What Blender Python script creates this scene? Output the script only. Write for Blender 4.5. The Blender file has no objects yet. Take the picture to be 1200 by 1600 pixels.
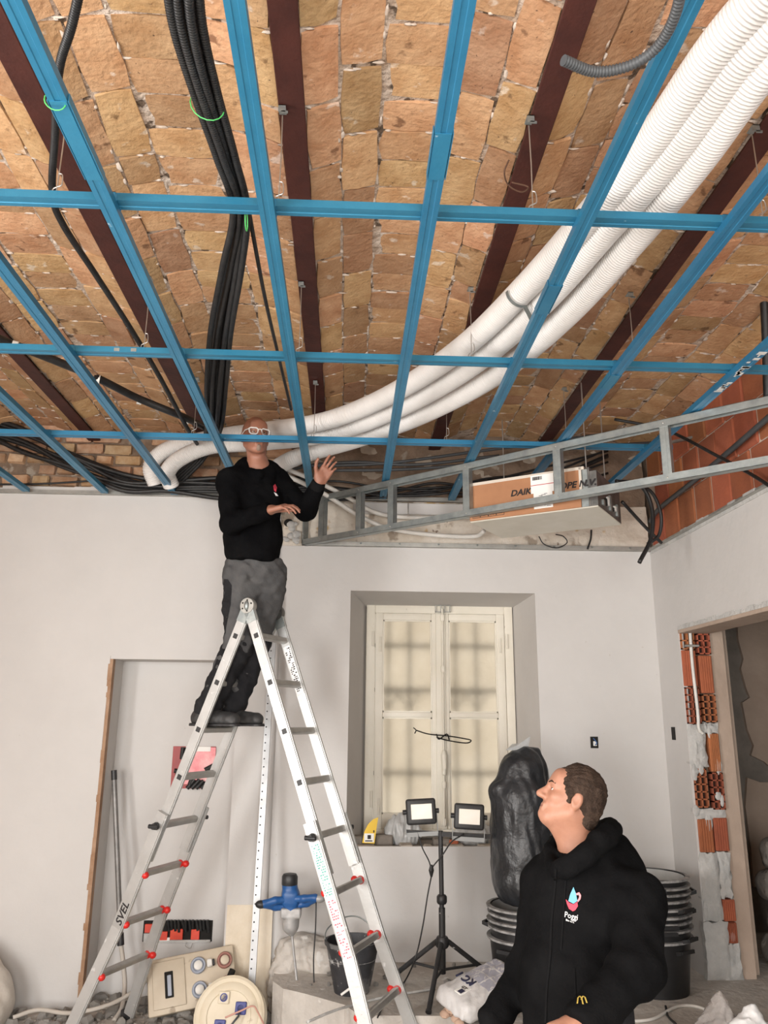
import bpy, bmesh, math, random
import numpy as np
from mathutils import Vector, Matrix, Euler
random.seed(7); rng = np.random.default_rng(7)
scene = bpy.context.scene
COL = scene.collection
PI = math.pi
# ------------------------------------------------------------------ camera
FPX = 1230.0; CAMZ = 1.76
_y = np.array([-59., 322., FPX]); _y /= np.linalg.norm(_y)
_z = np.array([40., -4691., FPX]); _z -= _z.dot(_y) * _y; _z /= np.linalg.norm(_z)
_x = np.cross(_y, _z); _x = _x if _x[0] > 0 else -_x
RW = np.array([_x, _y, _z])                 # photo (right, down, forward) -> room axes
cam = bpy.data.objects.new('camera', bpy.data.cameras.new('camera'))
COL.objects.link(cam)
r_, u_, b_ = RW[:, 0], -RW[:, 1], -RW[:, 2]
cam.matrix_world = Matrix(((r_[0], u_[0], b_[0], 0), (r_[1], u_[1], b_[1], 0), (r_[2], u_[2], b_[2], CAMZ), (0, 0, 0, 1)))
cam.data.sensor_fit = 'VERTICAL'; cam.data.sensor_height = 36.0
cam.data.lens = FPX / 1600.0 * 36.0
cam.data.clip_start = 0.02
scene.camera = cam
# ------------------------------------------------------------------ world, daylight, exposure
w = bpy.data.worlds.new('world'); scene.world = w; w.use_nodes = True
bg = w.node_tree.nodes['Background']
bg.inputs[0].default_value = (0.83, 0.9, 1.0, 1); bg.inputs[1].default_value = 1.1
def area(name, loc, rot, sx, sy, power, col):
    l = bpy.data.lights.new(name, 'AREA'); l.shape = 'RECTANGLE'; l.size = sx; l.size_y = sy
    l.energy = power; l.color = col
    o = bpy.data.objects.new(name, l); COL.objects.link(o); o.location = loc; o.rotation_euler = rot
    return o
# daylight through the tall openings in the walls behind and beside the photographer
area('daylight_opening', (-2.25, -2.28, 1.65), (PI/2, 0, 0), 1.5, 2.1, 140, (1.0, 0.975, 0.94))
area('daylight_opening', (0.75, -2.28, 1.65), (PI/2, 0, 0), 1.3, 2.1, 120, (1.0, 0.975, 0.94))
area('daylight_opening', (-3.36, .95, 1.65), (PI/2, 0, -PI/2), 1.3, 2.1, 150, (1.0, 0.975, 0.94))
sun = bpy.data.lights.new('sun', 'SUN'); sun.energy = 1.25; sun.angle = .01; sun.color = (1, .96, .90)
so_ = bpy.data.objects.new('sun', sun); COL.objects.link(so_); so_.rotation_euler = Vector((.12, .5, -.86)).to_track_quat('-Z', 'Y').to_euler()
vs = scene.view_settings
vs.view_transform = 'Standard'; vs.look = 'None'; vs.gamma = 1.0; vs.use_curve_mapping = False
vs.exposure = 0.42
# ------------------------------------------------------------------ helpers
def ray(px, py): return RW @ np.array([px - 600., py - 800., FPX])
def at(px, py, Y):
    d = ray(px, py); d = d * (Y / d[1]); return Vector((d[0], d[1], d[2] + CAMZ))
def atz(px, py, z):
    d = ray(px, py); d = d * ((z - CAMZ) / d[2]); return Vector((d[0], d[1], d[2] + CAMZ))
def atx(px, py, x):
    d = ray(px, py); d = d * (x / d[0]); return Vector((d[0], d[1], d[2] + CAMZ))
def V(*a): return Vector(a)

def link(o, parent=None):
    COL.objects.link(o)
    if parent is not None: o.parent = parent
    return o
def tag(o, label=None, cat=None, group=None, kind=None):
    if label: o['label'] = label
    if cat: o['category'] = cat
    if group: o['group'] = group
    if kind: o['kind'] = kind
    return o
def empty(name, loc=(0, 0, 0), rot=(0, 0, 0)):
    o = bpy.data.objects.new(name, None); o.empty_display_size = .05
    o.location = loc; o.rotation_euler = rot; COL.objects.link(o); return o
def thing(name, label, cat, loc=(0, 0, 0), rot=(0, 0, 0), group=None):
    return tag(empty(name, loc, rot), label, cat, group)
def copy_tree(o, parent=None):
    c = o.copy(); COL.objects.link(c); c.parent = parent
    for ch in list(o.children): copy_tree(ch, c)
    return c

class MB:
    """collects shapes in one bmesh; build() links it as one object"""
    def __init__(s): s.bm = bmesh.new()
    def add(s, verts, faces):
        vs_ = [s.bm.verts.new(v) for v in verts]
        for f in faces:
            try: s.bm.faces.new([vs_[i] for i in f])
            except ValueError: pass
        return vs_
    def box(s, lo, hi, M=None):
        x0, y0, z0 = lo; x1, y1, z1 = hi
        v = [Vector(p) for p in ((x0,y0,z0),(x1,y0,z0),(x1,y1,z0),(x0,y1,z0),(x0,y0,z1),(x1,y0,z1),(x1,y1,z1),(x0,y1,z1))]
        if M is not None: v = [M @ p for p in v]
        s.add(v, [(0,3,2,1),(4,5,6,7),(0,1,5,4),(1,2,6,5),(2,3,7,6),(3,0,4,7)]); return s
    def rbox(s, lo, hi, b=.004, seg=2, M=None):
        t = bmesh.new(); bmesh.ops.create_cube(t, size=1)
        for v in t.verts: v.co = Vector([lo[i] + (v.co[i] + .5) * (hi[i] - lo[i]) for i in range(3)])
        bmesh.ops.bevel(t, geom=t.edges[:], offset=b, segments=seg, affect='EDGES', profile=.5)
        s.merge(t, M); return s
    def merge(s, t, M=None):
        t.verts.index_update()
        vs_ = [s.bm.verts.new(M @ v.co if M is not None else v.co) for v in t.verts]
        for f in t.faces:
            try: s.bm.faces.new([vs_[v.index] for v in f.verts])
            except ValueError: pass
        t.free()
    def bar(s, a, b, wd, ht, up=(0, 0, 1)):
        """rectangular bar from a to b"""
        a, b = Vector(a), Vector(b); d = (b - a); L = d.length; d.normalize()
        up = Vector(up); sd = d.cross(up)
        if sd.length < 1e-5: sd = d.cross(Vector((0, 1, 0)))
        sd.normalize(); u = sd.cross(d)
        M = Matrix((( sd.x, d.x, u.x, a.x), (sd.y, d.y, u.y, a.y), (sd.z, d.z, u.z, a.z), (0, 0, 0, 1)))
        return s.box((-wd/2, 0, -ht/2), (wd/2, L, ht/2), M)
    def tube(s, pts, r, n=8, caps=True, rfun=None):
        pts = [Vector(p) for p in pts]; N = len(pts); rings = []
        prev = None
        for i, p in enumerate(pts):
            t = (pts[min(i+1, N-1)] - pts[max(i-1, 0)]).normalized()
            if prev is None:
                a = Vector((0, 0, 1)) if abs(t.z) < .9 else Vector((1, 0, 0))
                nx = t.cross(a).normalized()
            else:
                nx = (prev - t * prev.dot(t)); nx = nx.normalized() if nx.length > 1e-6 else t.orthogonal().normalized()
            prev = nx; ny = t.cross(nx)
            rr = rfun(i) if rfun else (r[i] if isinstance(r, (list, tuple)) else r)
            rings.append([s.bm.verts.new(p + (nx * math.cos(2*PI*k/n) + ny * math.sin(2*PI*k/n)) * rr) for k in range(n)])
        for i in range(N - 1):
            for k in range(n):
                s.bm.faces.new((rings[i][k], rings[i][(k+1) % n], rings[i+1][(k+1) % n], rings[i+1][k]))
        if caps:
            s.bm.faces.new(rings[0][::-1]); s.bm.faces.new(rings[-1])
        return s
    def lathe(s, prof, n=24, M=None, capa=True, capb=True):
        """prof: list of (r, z) about local z"""
        rings = []
        for r, z in prof:
            rg = []
            for k in range(n):
                p = Vector((r * math.cos(2*PI*k/n), r * math.sin(2*PI*k/n), z))
                rg.append(s.bm.verts.new(M @ p if M is not None else p))
            rings.append(rg)
        for i in range(len(prof) - 1):
            for k in range(n): s.bm.faces.new((rings[i][k], rings[i][(k+1)%n], rings[i+1][(k+1)%n], rings[i+1][k]))
        if capa: s.bm.faces.new(rings[0][::-1])
        if capb: s.bm.faces.new(rings[-1])
        return s
    def prism(s, poly, h0, h1, M=None):
        """poly: xy points, extruded in local z"""
        n = len(poly)
        lo = [Vector((x, y, h0)) for x, y in poly]; hi = [Vector((x, y, h1)) for x, y in poly]
        v = lo + hi
        if M is not None: v = [M @ p for p in v]
        s.add(v, [tuple(range(n))[::-1], tuple(range(n, 2*n))] + [(i, (i+1)%n, n+(i+1)%n, n+i) for i in range(n)]); return s
    def sphere(s, c, r, M=None, u=12, v=8):
        t = bmesh.new(); bmesh.ops.create_uvsphere(t, u_segments=u, v_segments=v, radius=1)
        rr = r if isinstance(r, (tuple, list)) else (r, r, r)
        for q in t.verts: q.co = Vector((q.co.x*rr[0]+c[0], q.co.y*rr[1]+c[1], q.co.z*rr[2]+c[2]))
        s.merge(t, M); return s
    def bevel(s, off, seg=2):
        bmesh.ops.bevel(s.bm, geom=s.bm.edges[:], offset=off, segments=seg, affect='EDGES', profile=.5); return s
    def mesh(s, name, m=None, smooth=None):
        bmesh.ops.recalc_face_normals(s.bm, faces=s.bm.faces[:])
        me = bpy.data.meshes.new(name); s.bm.to_mesh(me); s.bm.free()
        if m is not None: me.materials.append(m)
        if smooth is not None:
            me.shade_smooth()
            if smooth < 180: me.set_sharp_from_angle(angle=math.radians(smooth))
        return me
    def build(s, name, m, parent=None, smooth=None):
        return link(bpy.data.objects.new(name, s.mesh(name, m, smooth)), parent)
def smoothpath(pts, n=8):
    """Catmull-Rom through pts"""
    P = [Vector(p) for p in pts]; P = [2*P[0]-P[1]] + P + [2*P[-1]-P[-2]]; out = []
    for i in range(1, len(P) - 2):
        for k in range(n):
            t = k / n
            out.append(.5*((2*P[i]) + (P[i+1]-P[i-1])*t + (2*P[i-1]-5*P[i]+4*P[i+1]-P[i+2])*t*t + (3*P[i]-P[i-1]-3*P[i+1]+P[i+2])*t**3))
    out.append(P[-2]); return out
def frameM(o, x, y, z):
    return Matrix(((x[0], y[0], z[0], o[0]), (x[1], y[1], z[1], o[1]), (x[2], y[2], z[2], o[2]), (0, 0, 0, 1)))
# ------------------------------------------------------------------ materials
def mat(name, base, rough=.6, metal=0, var=None, vscale=6., bump=0., bscale=40., rnd=0., detail=6, spec=None, spots=None, coord='Object', **kw):
    """procedural material: base colour, noise towards var, optional speckle spots=(colour, scale, threshold), per-object value jitter rnd"""
    m = bpy.data.materials.new(name); m.use_nodes = True; nt = m.node_tree; N = nt.nodes; L = nt.links
    p = N['Principled BSDF']; p.inputs['Roughness'].default_value = rough; p.inputs['Metallic'].default_value = metal
    if spec is not None: p.inputs['Specular IOR Level'].default_value = spec
    c4 = lambda c: (c[0], c[1], c[2], 1)
    p.inputs['Base Color'].default_value = c4(base)
    tc = N.new('ShaderNodeTexCoord'); src = tc.outputs[coord]
    if rnd:
        oi = N.new('ShaderNodeObjectInfo'); mp = N.new('ShaderNodeVectorMath'); mp.operation = 'MULTIPLY_ADD'
        cb = N.new('ShaderNodeCombineXYZ'); 
        for i in range(3): L.new(oi.outputs['Random'], cb.inputs[i])
        mp.inputs[1].default_value = (37, 53, 71); L.new(cb.outputs[0], mp.inputs[0]); L.new(src, mp.inputs[2]); src = mp.outputs[0]
    out = None
    if var is not None:
        n = N.new('ShaderNodeTexNoise'); n.inputs['Scale'].default_value = vscale; n.inputs['Detail'].default_value = detail; n.inputs['Roughness'].default_value = .62
        L.new(src, n.inputs['Vector'])
        cr = N.new('ShaderNodeValToRGB'); cr.color_ramp.elements[0].position = .33; cr.color_ramp.elements[1].position = .68
        cr.color_ramp.elements[0].color = c4(base); cr.color_ramp.elements[1].color = c4(var)
        L.new(n.outputs['Fac'], cr.inputs[0]); out = cr.outputs[0]
    if spots:
        for (sc, scl, th) in (spots if isinstance(spots, list) else [spots]):
            n2 = N.new('ShaderNodeTexNoise'); n2.inputs['Scale'].default_value = scl; n2.inputs['Detail'].default_value = 4
            L.new(src, n2.inputs['Vector'])
            r2 = N.new('ShaderNodeValToRGB'); r2.color_ramp.elements[0].position = th; r2.color_ramp.elements[1].position = th + .05
            L.new(n2.outputs['Fac'], r2.inputs[0])
            mx = N.new('ShaderNodeMix'); mx.data_type = 'RGBA'
            L.new(r2.outputs[0], mx.inputs[0])
            if out is not None: L.new(out, mx.inputs[6])
            else: mx.inputs[6].default_value = c4(base)
            mx.inputs[7].default_value = c4(sc); out = mx.outputs[2]
    if rnd:
        hs = N.new('ShaderNodeHueSaturation'); mr = N.new('ShaderNodeMapRange')
        mr.inputs[3].default_value = 1 - rnd; mr.inputs[4].default_value = 1 + rnd
        L.new(oi.outputs['Random'], mr.inputs[0]); L.new(mr.outputs[0], hs.inputs['Value'])
        m2 = N.new('ShaderNodeMath'); m2.operation = 'MULTIPLY_ADD'; m2.inputs[1].default_value = 7.31; m2.inputs[2].default_value = 0
        fr = N.new('ShaderNodeMath'); fr.operation = 'FRACT'; L.new(oi.outputs['Random'], m2.inputs[0]); L.new(m2.outputs[0], fr.inputs[0])
        mr2 = N.new('ShaderNodeMapRange'); mr2.inputs[3].default_value = .5 - rnd*.05; mr2.inputs[4].default_value = .5 + rnd*.05
        L.new(fr.outputs[0], mr2.inputs[0]); L.new(mr2.outputs[0], hs.inputs['Hue'])
        if out is not None: L.new(out, hs.inputs['Color'])
        else: hs.inputs['Color'].default_value = c4(base)
        out = hs.outputs[0]
    if out is not None: L.new(out, p.inputs['Base Color'])
    if bump:
        nb = N.new('ShaderNodeTexNoise'); nb.inputs['Scale'].default_value = bscale; nb.inputs['Detail'].default_value = 5
        L.new(src, nb.inputs['Vector'])
        bp = N.new('ShaderNodeBump'); bp.inputs['Strength'].default_value = 1; bp.inputs['Distance'].default_value = bump
        L.new(nb.outputs['Fac'], bp.inputs['Height']); L.new(bp.outputs[0], p.inputs['Normal'])
    for k, v in kw.items(): p.inputs[k].default_value = v
    return m
M = {}
M['plaster'] = mat('plaster', (.60, .585, .57), .85, var=(.55, .535, .52), vscale=1.1, bump=.004, bscale=9, spots=((.48, .45, .42), 26, .74))
M['reveal'] = mat('reveal_plaster', (.56, .535, .51), .85, var=(.52, .495, .47), vscale=2, bump=.003, bscale=14)
M['oldplaster'] = mat('old_plaster', (.33, .27, .21), .95, var=(.52, .46, .38), vscale=3.5, bump=.02, bscale=14, spots=[((.60, .55, .47), 5, .60), ((.45, .30, .13), 4, .64)])
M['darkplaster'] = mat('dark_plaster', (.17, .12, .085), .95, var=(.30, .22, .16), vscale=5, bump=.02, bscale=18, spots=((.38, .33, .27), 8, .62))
M['brownplaster'] = mat('brown_plaster', (.46, .36, .29), .9, var=(.38, .29, .23), vscale=3, bump=.006, bscale=18)
M['cement'] = mat('cement', (.42, .42, .41), .92, var=(.56, .55, .53), vscale=7, bump=.012, bscale=26)
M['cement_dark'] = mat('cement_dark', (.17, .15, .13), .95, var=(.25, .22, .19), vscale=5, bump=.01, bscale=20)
M['slab'] = mat('slab_concrete', (.42, .39, .355), .95, var=(.58, .545, .50), vscale=5, bump=.008, bscale=25, spots=((.62, .60, .57), 11, .64))
M['soil'] = mat('soil_floor', (.42, .39, .355), .97, var=(.56, .525, .48), vscale=7, bump=.02, bscale=22)
M['rubble'] = mat('rubble', (.40, .38, .35), .95, var=(.56, .53, .49), vscale=12, bump=.01, bscale=40, rnd=.2)
M['mortar'] = mat('vault_mortar', (.36, .25, .17), .95, var=(.66, .56, .48), vscale=13, bump=.02, bscale=40, spots=((.11, .075, .05), 17, .57))
M['brick'] = mat('vault_brick', (.405, .215, .10), .95, var=(.555, .345, .19), vscale=9, bump=.007, bscale=46, rnd=.24, spots=[((.60, .46, .35), 12, .655), ((.22, .115, .055), 11, .66), ((.13, .07, .04), 75, .69)])
M['brickold'] = mat('wall_brick', (.40, .22, .11), .95, var=(.54, .38, .25), vscale=14, bump=.008, bscale=40, rnd=.25)
M['terracotta'] = mat('terracotta_block', (.40, .125, .055), .9, var=(.30, .095, .045), vscale=6, bump=.003, bscale=60, rnd=.2)
M['beam'] = mat('red_oxide_steel', (.042, .008, .005), .65, var=(.070, .016, .010), vscale=9, bump=.002, bscale=50, spots=((.25, .14, .10), 30, .76))
M['blue'] = mat('blue_galvanised', (.022, .165, .30), .38, .3, var=(.036, .205, .35), vscale=5, bump=.0008, bscale=70, rnd=.12, spots=((.42, .58, .68), 16, .74))
M['galv'] = mat('galvanised_steel', (.27, .30, .30), .42, .7, var=(.40, .43, .42), vscale=14, bump=.0006, bscale=60, spots=((.55, .56, .54), 12, .70))
M['dgalv'] = mat('dull_galvanised', (.30, .30, .28), .5, .6, var=(.45, .44, .41), vscale=10)
M['wire'] = mat('hanger_wire', (.45, .44, .42), .4, .8)
M['wood_edge'] = mat('raw_wood_edge', (.28, .155, .085), .85, var=(.40, .26, .17), vscale=9, bump=.004, bscale=30)
M['winpaint'] = mat('window_paint', (.70, .66, .56), .55, var=(.76, .72, .63), vscale=4, bump=.0015, bscale=40, spots=((.42, .37, .29), 22, .74))
M['black_p'] = mat('black_plastic', (.012, .012, .013), .45, var=(.03, .03, .032), vscale=20)
M['rubber'] = mat('black_conduit', (.006, .006, .007), .5, var=(.018, .018, .018), vscale=30)
M['greyconduit'] = mat('grey_conduit', (.055, .06, .065), .5)
M['whitetube'] = mat('white_tube', (.72, .70, .68), .55, var=(.66, .64, .62), vscale=6)
M['whitepipe'] = mat('white_pipe', (.72, .70, .66), .45, var=(.62, .60, .56), vscale=10, spots=((.30, .28, .25), 40, .72))
M['dark'] = mat('dark_void', (.012, .011, .010), .95)
# ================================================================== STRUCTURE
def struct(o): o['kind'] = 'structure'; return o
YW = 5.56; XR = 2.20; XL = -3.4; YREAR = -2.3; ZS = 0.26; ZTOP = 3.98
def sheet(mb, x0, x1, z0, z1, y0, y1, holes):
    """thick wall in the xz plane between y0 (front) and y1, with rectangular holes"""
    xs = sorted({x0, x1} | {h[0] for h in holes} | {h[1] for h in holes}); zs = sorted({z0, z1} | {h[2] for h in holes} | {h[3] for h in holes})
    xs = [x for x in xs if x0 <= x <= x1]; zs = [z for z in zs if z0 <= z <= z1]
    for i in range(len(xs)-1):
        for j in range(len(zs)-1):
            cx, cz = (xs[i]+xs[i+1])/2, (zs[j]+zs[j+1])/2
            if any(h[0] < cx < h[1] and h[2] < cz < h[3] for h in holes): continue
            mb.box((xs[i], y0, zs[j]), (xs[i+1], y1, zs[j+1]))
# floor: dug-out level on the left and in front, old slab on the right
mb = MB(); mb.box((XL, YREAR, -.12), (4.6, 7.2, 0.0)); struct(mb.build('floor', M['soil']))
slab_poly = [(-.42, 5.56), (-.40, 5.20), (-.33, 5.07), (-.20, 4.98), (-.078, 4.88), (.02, 4.80), (.10, 4.64), (.60, 4.62), (.66, 4.30), (.64, 3.85), (4.55, 3.85), (4.55, 7.1), (-.42, 7.1)]
mb = MB(); mb.prism(slab_poly, 0.0, ZS); struct(mb.build('floor_slab', M['slab']))
# back wall: thick masonry with a walled-up doorway niche and a splayed window reveal
NX0, NX1, NZ = -1.60, -.745, 2.138; NB = 5.80
WX0, WX1, WZ0, WZ1 = .014, 1.335, .945, 2.637
mb = MB()
sheet(mb, XL, -.50, 0, 3.30, YW-.02, YW+.02, [(NX0, NX1, 0, NZ)])
sheet(mb, -.50, XR, 0, 2.955, YW, YW+.03, [(WX0, WX1, WZ0, WZ1)])
wb = struct(mb.build('wall_back', M['plaster']))
# the rounded plaster ridge at the step between the two wall faces
mb = MB(); mb.tube([(-.505, YW+.004, .62), (-.500, YW+.004, 1.6), (-.497, YW+.004, 2.62)], .026, 12); mb.build('corner_bead', M['plaster'], wb, 60)
# masonry core behind the plaster
mb = MB(); sheet(mb, XL, XR, 0, ZTOP, YW+.03, NB+.75, [(NX0-.03, NX1+.03, 0, NZ+.03), (WX0-.02, WX1+.02, WZ0-.02, WZ1+.02)])
mb.build('masonry_core', M['oldplaster'], wb)
# niche lining
mb = MB()
mb.box((NX0-.02, YW+.021, 0), (NX0, NB, NZ+.02)); mb.box((NX1, YW+.021, 0), (NX1+.02, NB, NZ+.02)); mb.box((NX0, YW+.021, NZ), (NX1, NB, NZ+.02))
mb.build('niche_reveal', M['reveal'], wb)
mb = MB(); mb.box((NX0-.029, NB, 0), (NX1+.029, NB+.05, NZ+.029)); mb.build('niche_back', M['plaster'], wb)
# ragged raw edge down the left side of the niche
mb = MB(); z = 0.02; 
while z < NZ:
    dz = random.uniform(.03, .12); e = random.uniform(-.006, .006)
    mb.box((NX0-.022+e, YW-.028+random.uniform(0, .004), z), (NX0+.004, YW+.03, min(z+dz, NZ))); z += dz
mb.build('raw_edge', M['wood_edge'], wb)
mb = MB(); z = 0.0
while z < NZ+.02:
    dz = random.uniform(.03, .09); mb.box((NX0-.034+random.uniform(-.006, .004), YW-.026, z), (NX0-.018, YW+.02, min(z+dz, NZ+.02))); z += dz
mb.build('plaster_edge', M['plaster'], wb)
# window reveal: splayed sides and head, broken sill
IY = 5.98; IX0, IX1, IZ0, IZ1 = .150, 1.245, .985, 2.582
mb = MB()
def quad(a, b, c, d): mb.add([Vector(p) for p in (a, b, c, d)], [(0, 1, 2, 3)])
quad((WX0, YW, WZ0), (IX0, IY+.12, WZ0), (IX0, IY+.12, IZ1), (WX0, YW, WZ1))
quad((WX1, YW, WZ0), (IX1, IY+.12, WZ0), (IX1, IY+.12, IZ1), (WX1, YW, WZ1))
quad((WX0, YW, WZ1), (WX1, YW, WZ1), (IX1, IY+.12, IZ1), (IX0, IY+.12, IZ1))
mb.build('window_reveal', M['reveal'], wb)
mb = MB(); mb.box((WX0-.01, YW+.012, WZ0-.3), (WX1+.01, IY+.2, WZ0-.012)); mb.build('sill_bed', M['cement_dark'], wb)
# individual broken sill chunks along the front edge
sillm = mat('sill_mortar', (.42, .36, .30), .95, var=(.58, .53, .47), vscale=14, bump=.012, bscale=40, rnd=.2)
x = WX0
while x < WX1 - .02:
    dx = random.uniform(.03, .16); hh = random.uniform(-.006, .022)
    mb = MB(); mb.box((x, YW+.012-random.uniform(0, .011), WZ0-.05), (min(x+dx, WX1), YW+random.uniform(.06, .16), WZ0-.015+hh)); mb.bevel(.008, 1)
    mb.build('sill_stone', sillm, wb); x += dx
# upper back wall, left: exposed old bricks over a mortar bed, down to the ceiling track
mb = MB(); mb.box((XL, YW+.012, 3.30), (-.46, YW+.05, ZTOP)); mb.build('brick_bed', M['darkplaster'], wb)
def brickmesh(l, d, h, j=.006):
    b = MB(); b.box((-l/2, -d/2, -h/2), (l/2, d/2, h/2))
    bmesh.ops.bevel(b.bm, geom=b.bm.edges[:], offset=min(.009, h*.15), segments=1, affect='EDGES')
    for v in b.bm.verts: v.co += Vector((random.uniform(-j, j), random.uniform(-j, j), random.uniform(-j, j)))
    return b
wbm = [brickmesh(.19, .06, .068).mesh('wall_brick', M['brickold'], 40) for _ in range(4)] + [brickmesh(.12, .06, .068).mesh('wall_brick', M['brickold'], 40) for _ in range(3)]
for r in range(6):
    z = 3.40 + r*.085; x = -3.38 + random.uniform(0, .1)
    while x < -.55:
        k = random.choice((0, 1, 2, 3, 4, 5, 6)); l = .19 if k < 4 else .12
        if random.random() > .14:
            o = link(bpy.data.objects.new('brick', wbm[k]), wb); o.location = (x + l/2, YW+.01+random.uniform(-.012, .012), z+random.uniform(-.006, .006)); o.rotation_euler = (0, random.uniform(-.05, .05), random.uniform(-.04, .04))
        x += l + random.uniform(.012, .03)
# a plaster strip and ragged lump edge above the track
mb = MB()
x = XL
while x < -.5:
    dx = random.uniform(.1, .22); mb.box((x, YW-.012, 3.30), (x+dx, YW+.03, 3.352+random.uniform(-.012, .02))); x += dx
mb.build('plaster_strip', M['plaster'], wb)
# upper back wall, right: damaged old plaster, a paler skim band and dark stone above
mb = MB()
nx, nz = 70, 20; vs_ = []
for j in range(nz+1):
    for i in range(nx+1):
        x = -.50 + (XR+.5)*i/nx; z = 2.955 + (3.30-2.955)*j/nz
        vs_.append((x, YW+.012+.014*math.sin(x*9+z*13)*math.sin(x*5.3-z*21)+random.uniform(-.004, .004), z))
mb.add(vs_, [(j*(nx+1)+i, j*(nx+1)+i+1, (j+1)*(nx+1)+i+1, (j+1)*(nx+1)+i) for j in range(nz) for i in range(nx)])
M['ruin'] = mat('ruined_plaster', (.60, .53, .44), .95, var=(.76, .70, .62), vscale=4.5, bump=.012, bscale=20, spots=[((.36, .30, .24), 6, .60), ((.50, .33, .14), 5, .63), ((.22, .16, .12), 16, .68)])
mb.build('ruined_plaster', M['ruin'], wb, 60)
mb = MB(); 
for x0, x1 in ((.02, .42), (.425, .83), (.835, 1.15)): mb.rbox((x0, YW-.022, 3.20), (x1, YW+.02, 3.285), .004, 1)
mb.build('skim_band', M['plaster'], wb)
mb = MB(); nx, nz = 60, 16; vs_ = []
for j in range(nz+1):
    for i in range(nx+1):
        x = -.50 + (XR+.5)*i/nx; z = 3.30 + (ZTOP-3.30)*j/nz
        vs_.append((x, YW+.015+.02*math.sin(x*11+z*17)*math.sin(x*4.3-z*15)+random.uniform(-.006, .006), z))
mb.add(vs_, [(j*(nx+1)+i, j*(nx+1)+i+1, (j+1)*(nx+1)+i+1, (j+1)*(nx+1)+i) for j in range(nz) for i in range(nx)])
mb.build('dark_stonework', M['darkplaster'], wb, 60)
# broken plaster and hole beside the soffit frame
mb = MB()
for k in range(9):
    c = at(452+random.uniform(-8, 14), 832+random.uniform(-16, 18), YW-.01); r = random.uniform(.018, .04)
    mb.sphere(c, (r, r*.5, r*.8), u=7, v=5)
mb.build('loose_mortar', M['cement'], wb, 40)
mb = MB(); c = at(451, 817, YW-.004); mb.sphere(c, (.035, .012, .03), u=12, v=6); mb.build('broken_hole', M['dark'], wb, 60)
# patched paint towards the floor of the corner pier
mb = MB(); mb.box((-.735, YW-.024, .02), (-.445, YW-.01, .60)); mb.build('cream_patch', mat('cream_plaster', (.74, .66, .54), .9, var=(.66, .57, .44), vscale=6, spots=[((.30, .24, .18), 14, .72)], bump=.004), wb)
# right wall with the knocked-through doorway
DY1, DZ = 5.18, 2.335; TH = .20
mb = MB()
def ysheet(x0, x1, segs):
    for y0, y1, z0, z1 in segs: mb.box((x0, y0, z0), (x1, y1, z1))
ysheet(XR, XR+.03, [(DY1, YW, 0, 2.955), (2.2, DY1, DZ, 2.955), (YREAR, 2.2, 0, 2.955)])
wr = struct(mb.build('wall_right', M['plaster']))
mb = MB(); ysheet(XR+.03, XR+TH, [(DY1+.05, YW+.6, 0, ZTOP), (2.2, DY1+.05, DZ, ZTOP), (YREAR, 2.2, 0, ZTOP)]); mb.build('wall_core', M['darkplaster'], wr)
# hollow terracotta tiles exposed over the soffit line
tiles = [brickmesh(.028, .235, .245, .002).mesh('terracotta_tile', M['terracotta'], 30) for _ in range(3)]
for r in range(4):
    z = 2.985 + .25*r; y = YW - .02 - (.11 if r % 2 else 0)
    while y > 1.3:
        o = link(bpy.data.objects.new('terracotta_tile', random.choice(tiles)), wr); o.location = (XR+.03+random.uniform(-.003, .003), y-.12, z+.125); y -= .246
mb = MB(); mb.box((XR+.026, 1.2, 2.955), (XR+.032, YW, ZTOP)); mb.build('tile_mortar', mat('tile_mortar', (.46, .36, .29), .95, var=(.60, .52, .45), vscale=20, bump=.005), wr)
# chipped plaster lip over the right wall
mb = MB(); y = YW-.03
while y > 2.4:
    dy = random.uniform(.05, .16); mb.box((XR-.006, y-dy, 2.935), (XR+.03, y, 2.962+random.uniform(0, .03))); y -= dy
mb.build('chipped_lip', M['cement'], wr)
# lintel edge over the doorway
mb = MB(); mb.box((XR-.004, 2.2, DZ-.012), (XR+TH, DY1, DZ+.02)); mb.build('lintel', M['brownplaster'], wr)
mb = MB(); y = DY1
while y > 2.3:
    dy = random.uniform(.03, .1); mb.box((XR-.008, y-dy, DZ+.01), (XR+.02, y, DZ+.028+random.uniform(0, .014))); y -= dy
mb.build('torn_edge', M['cement'], wr)
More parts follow.
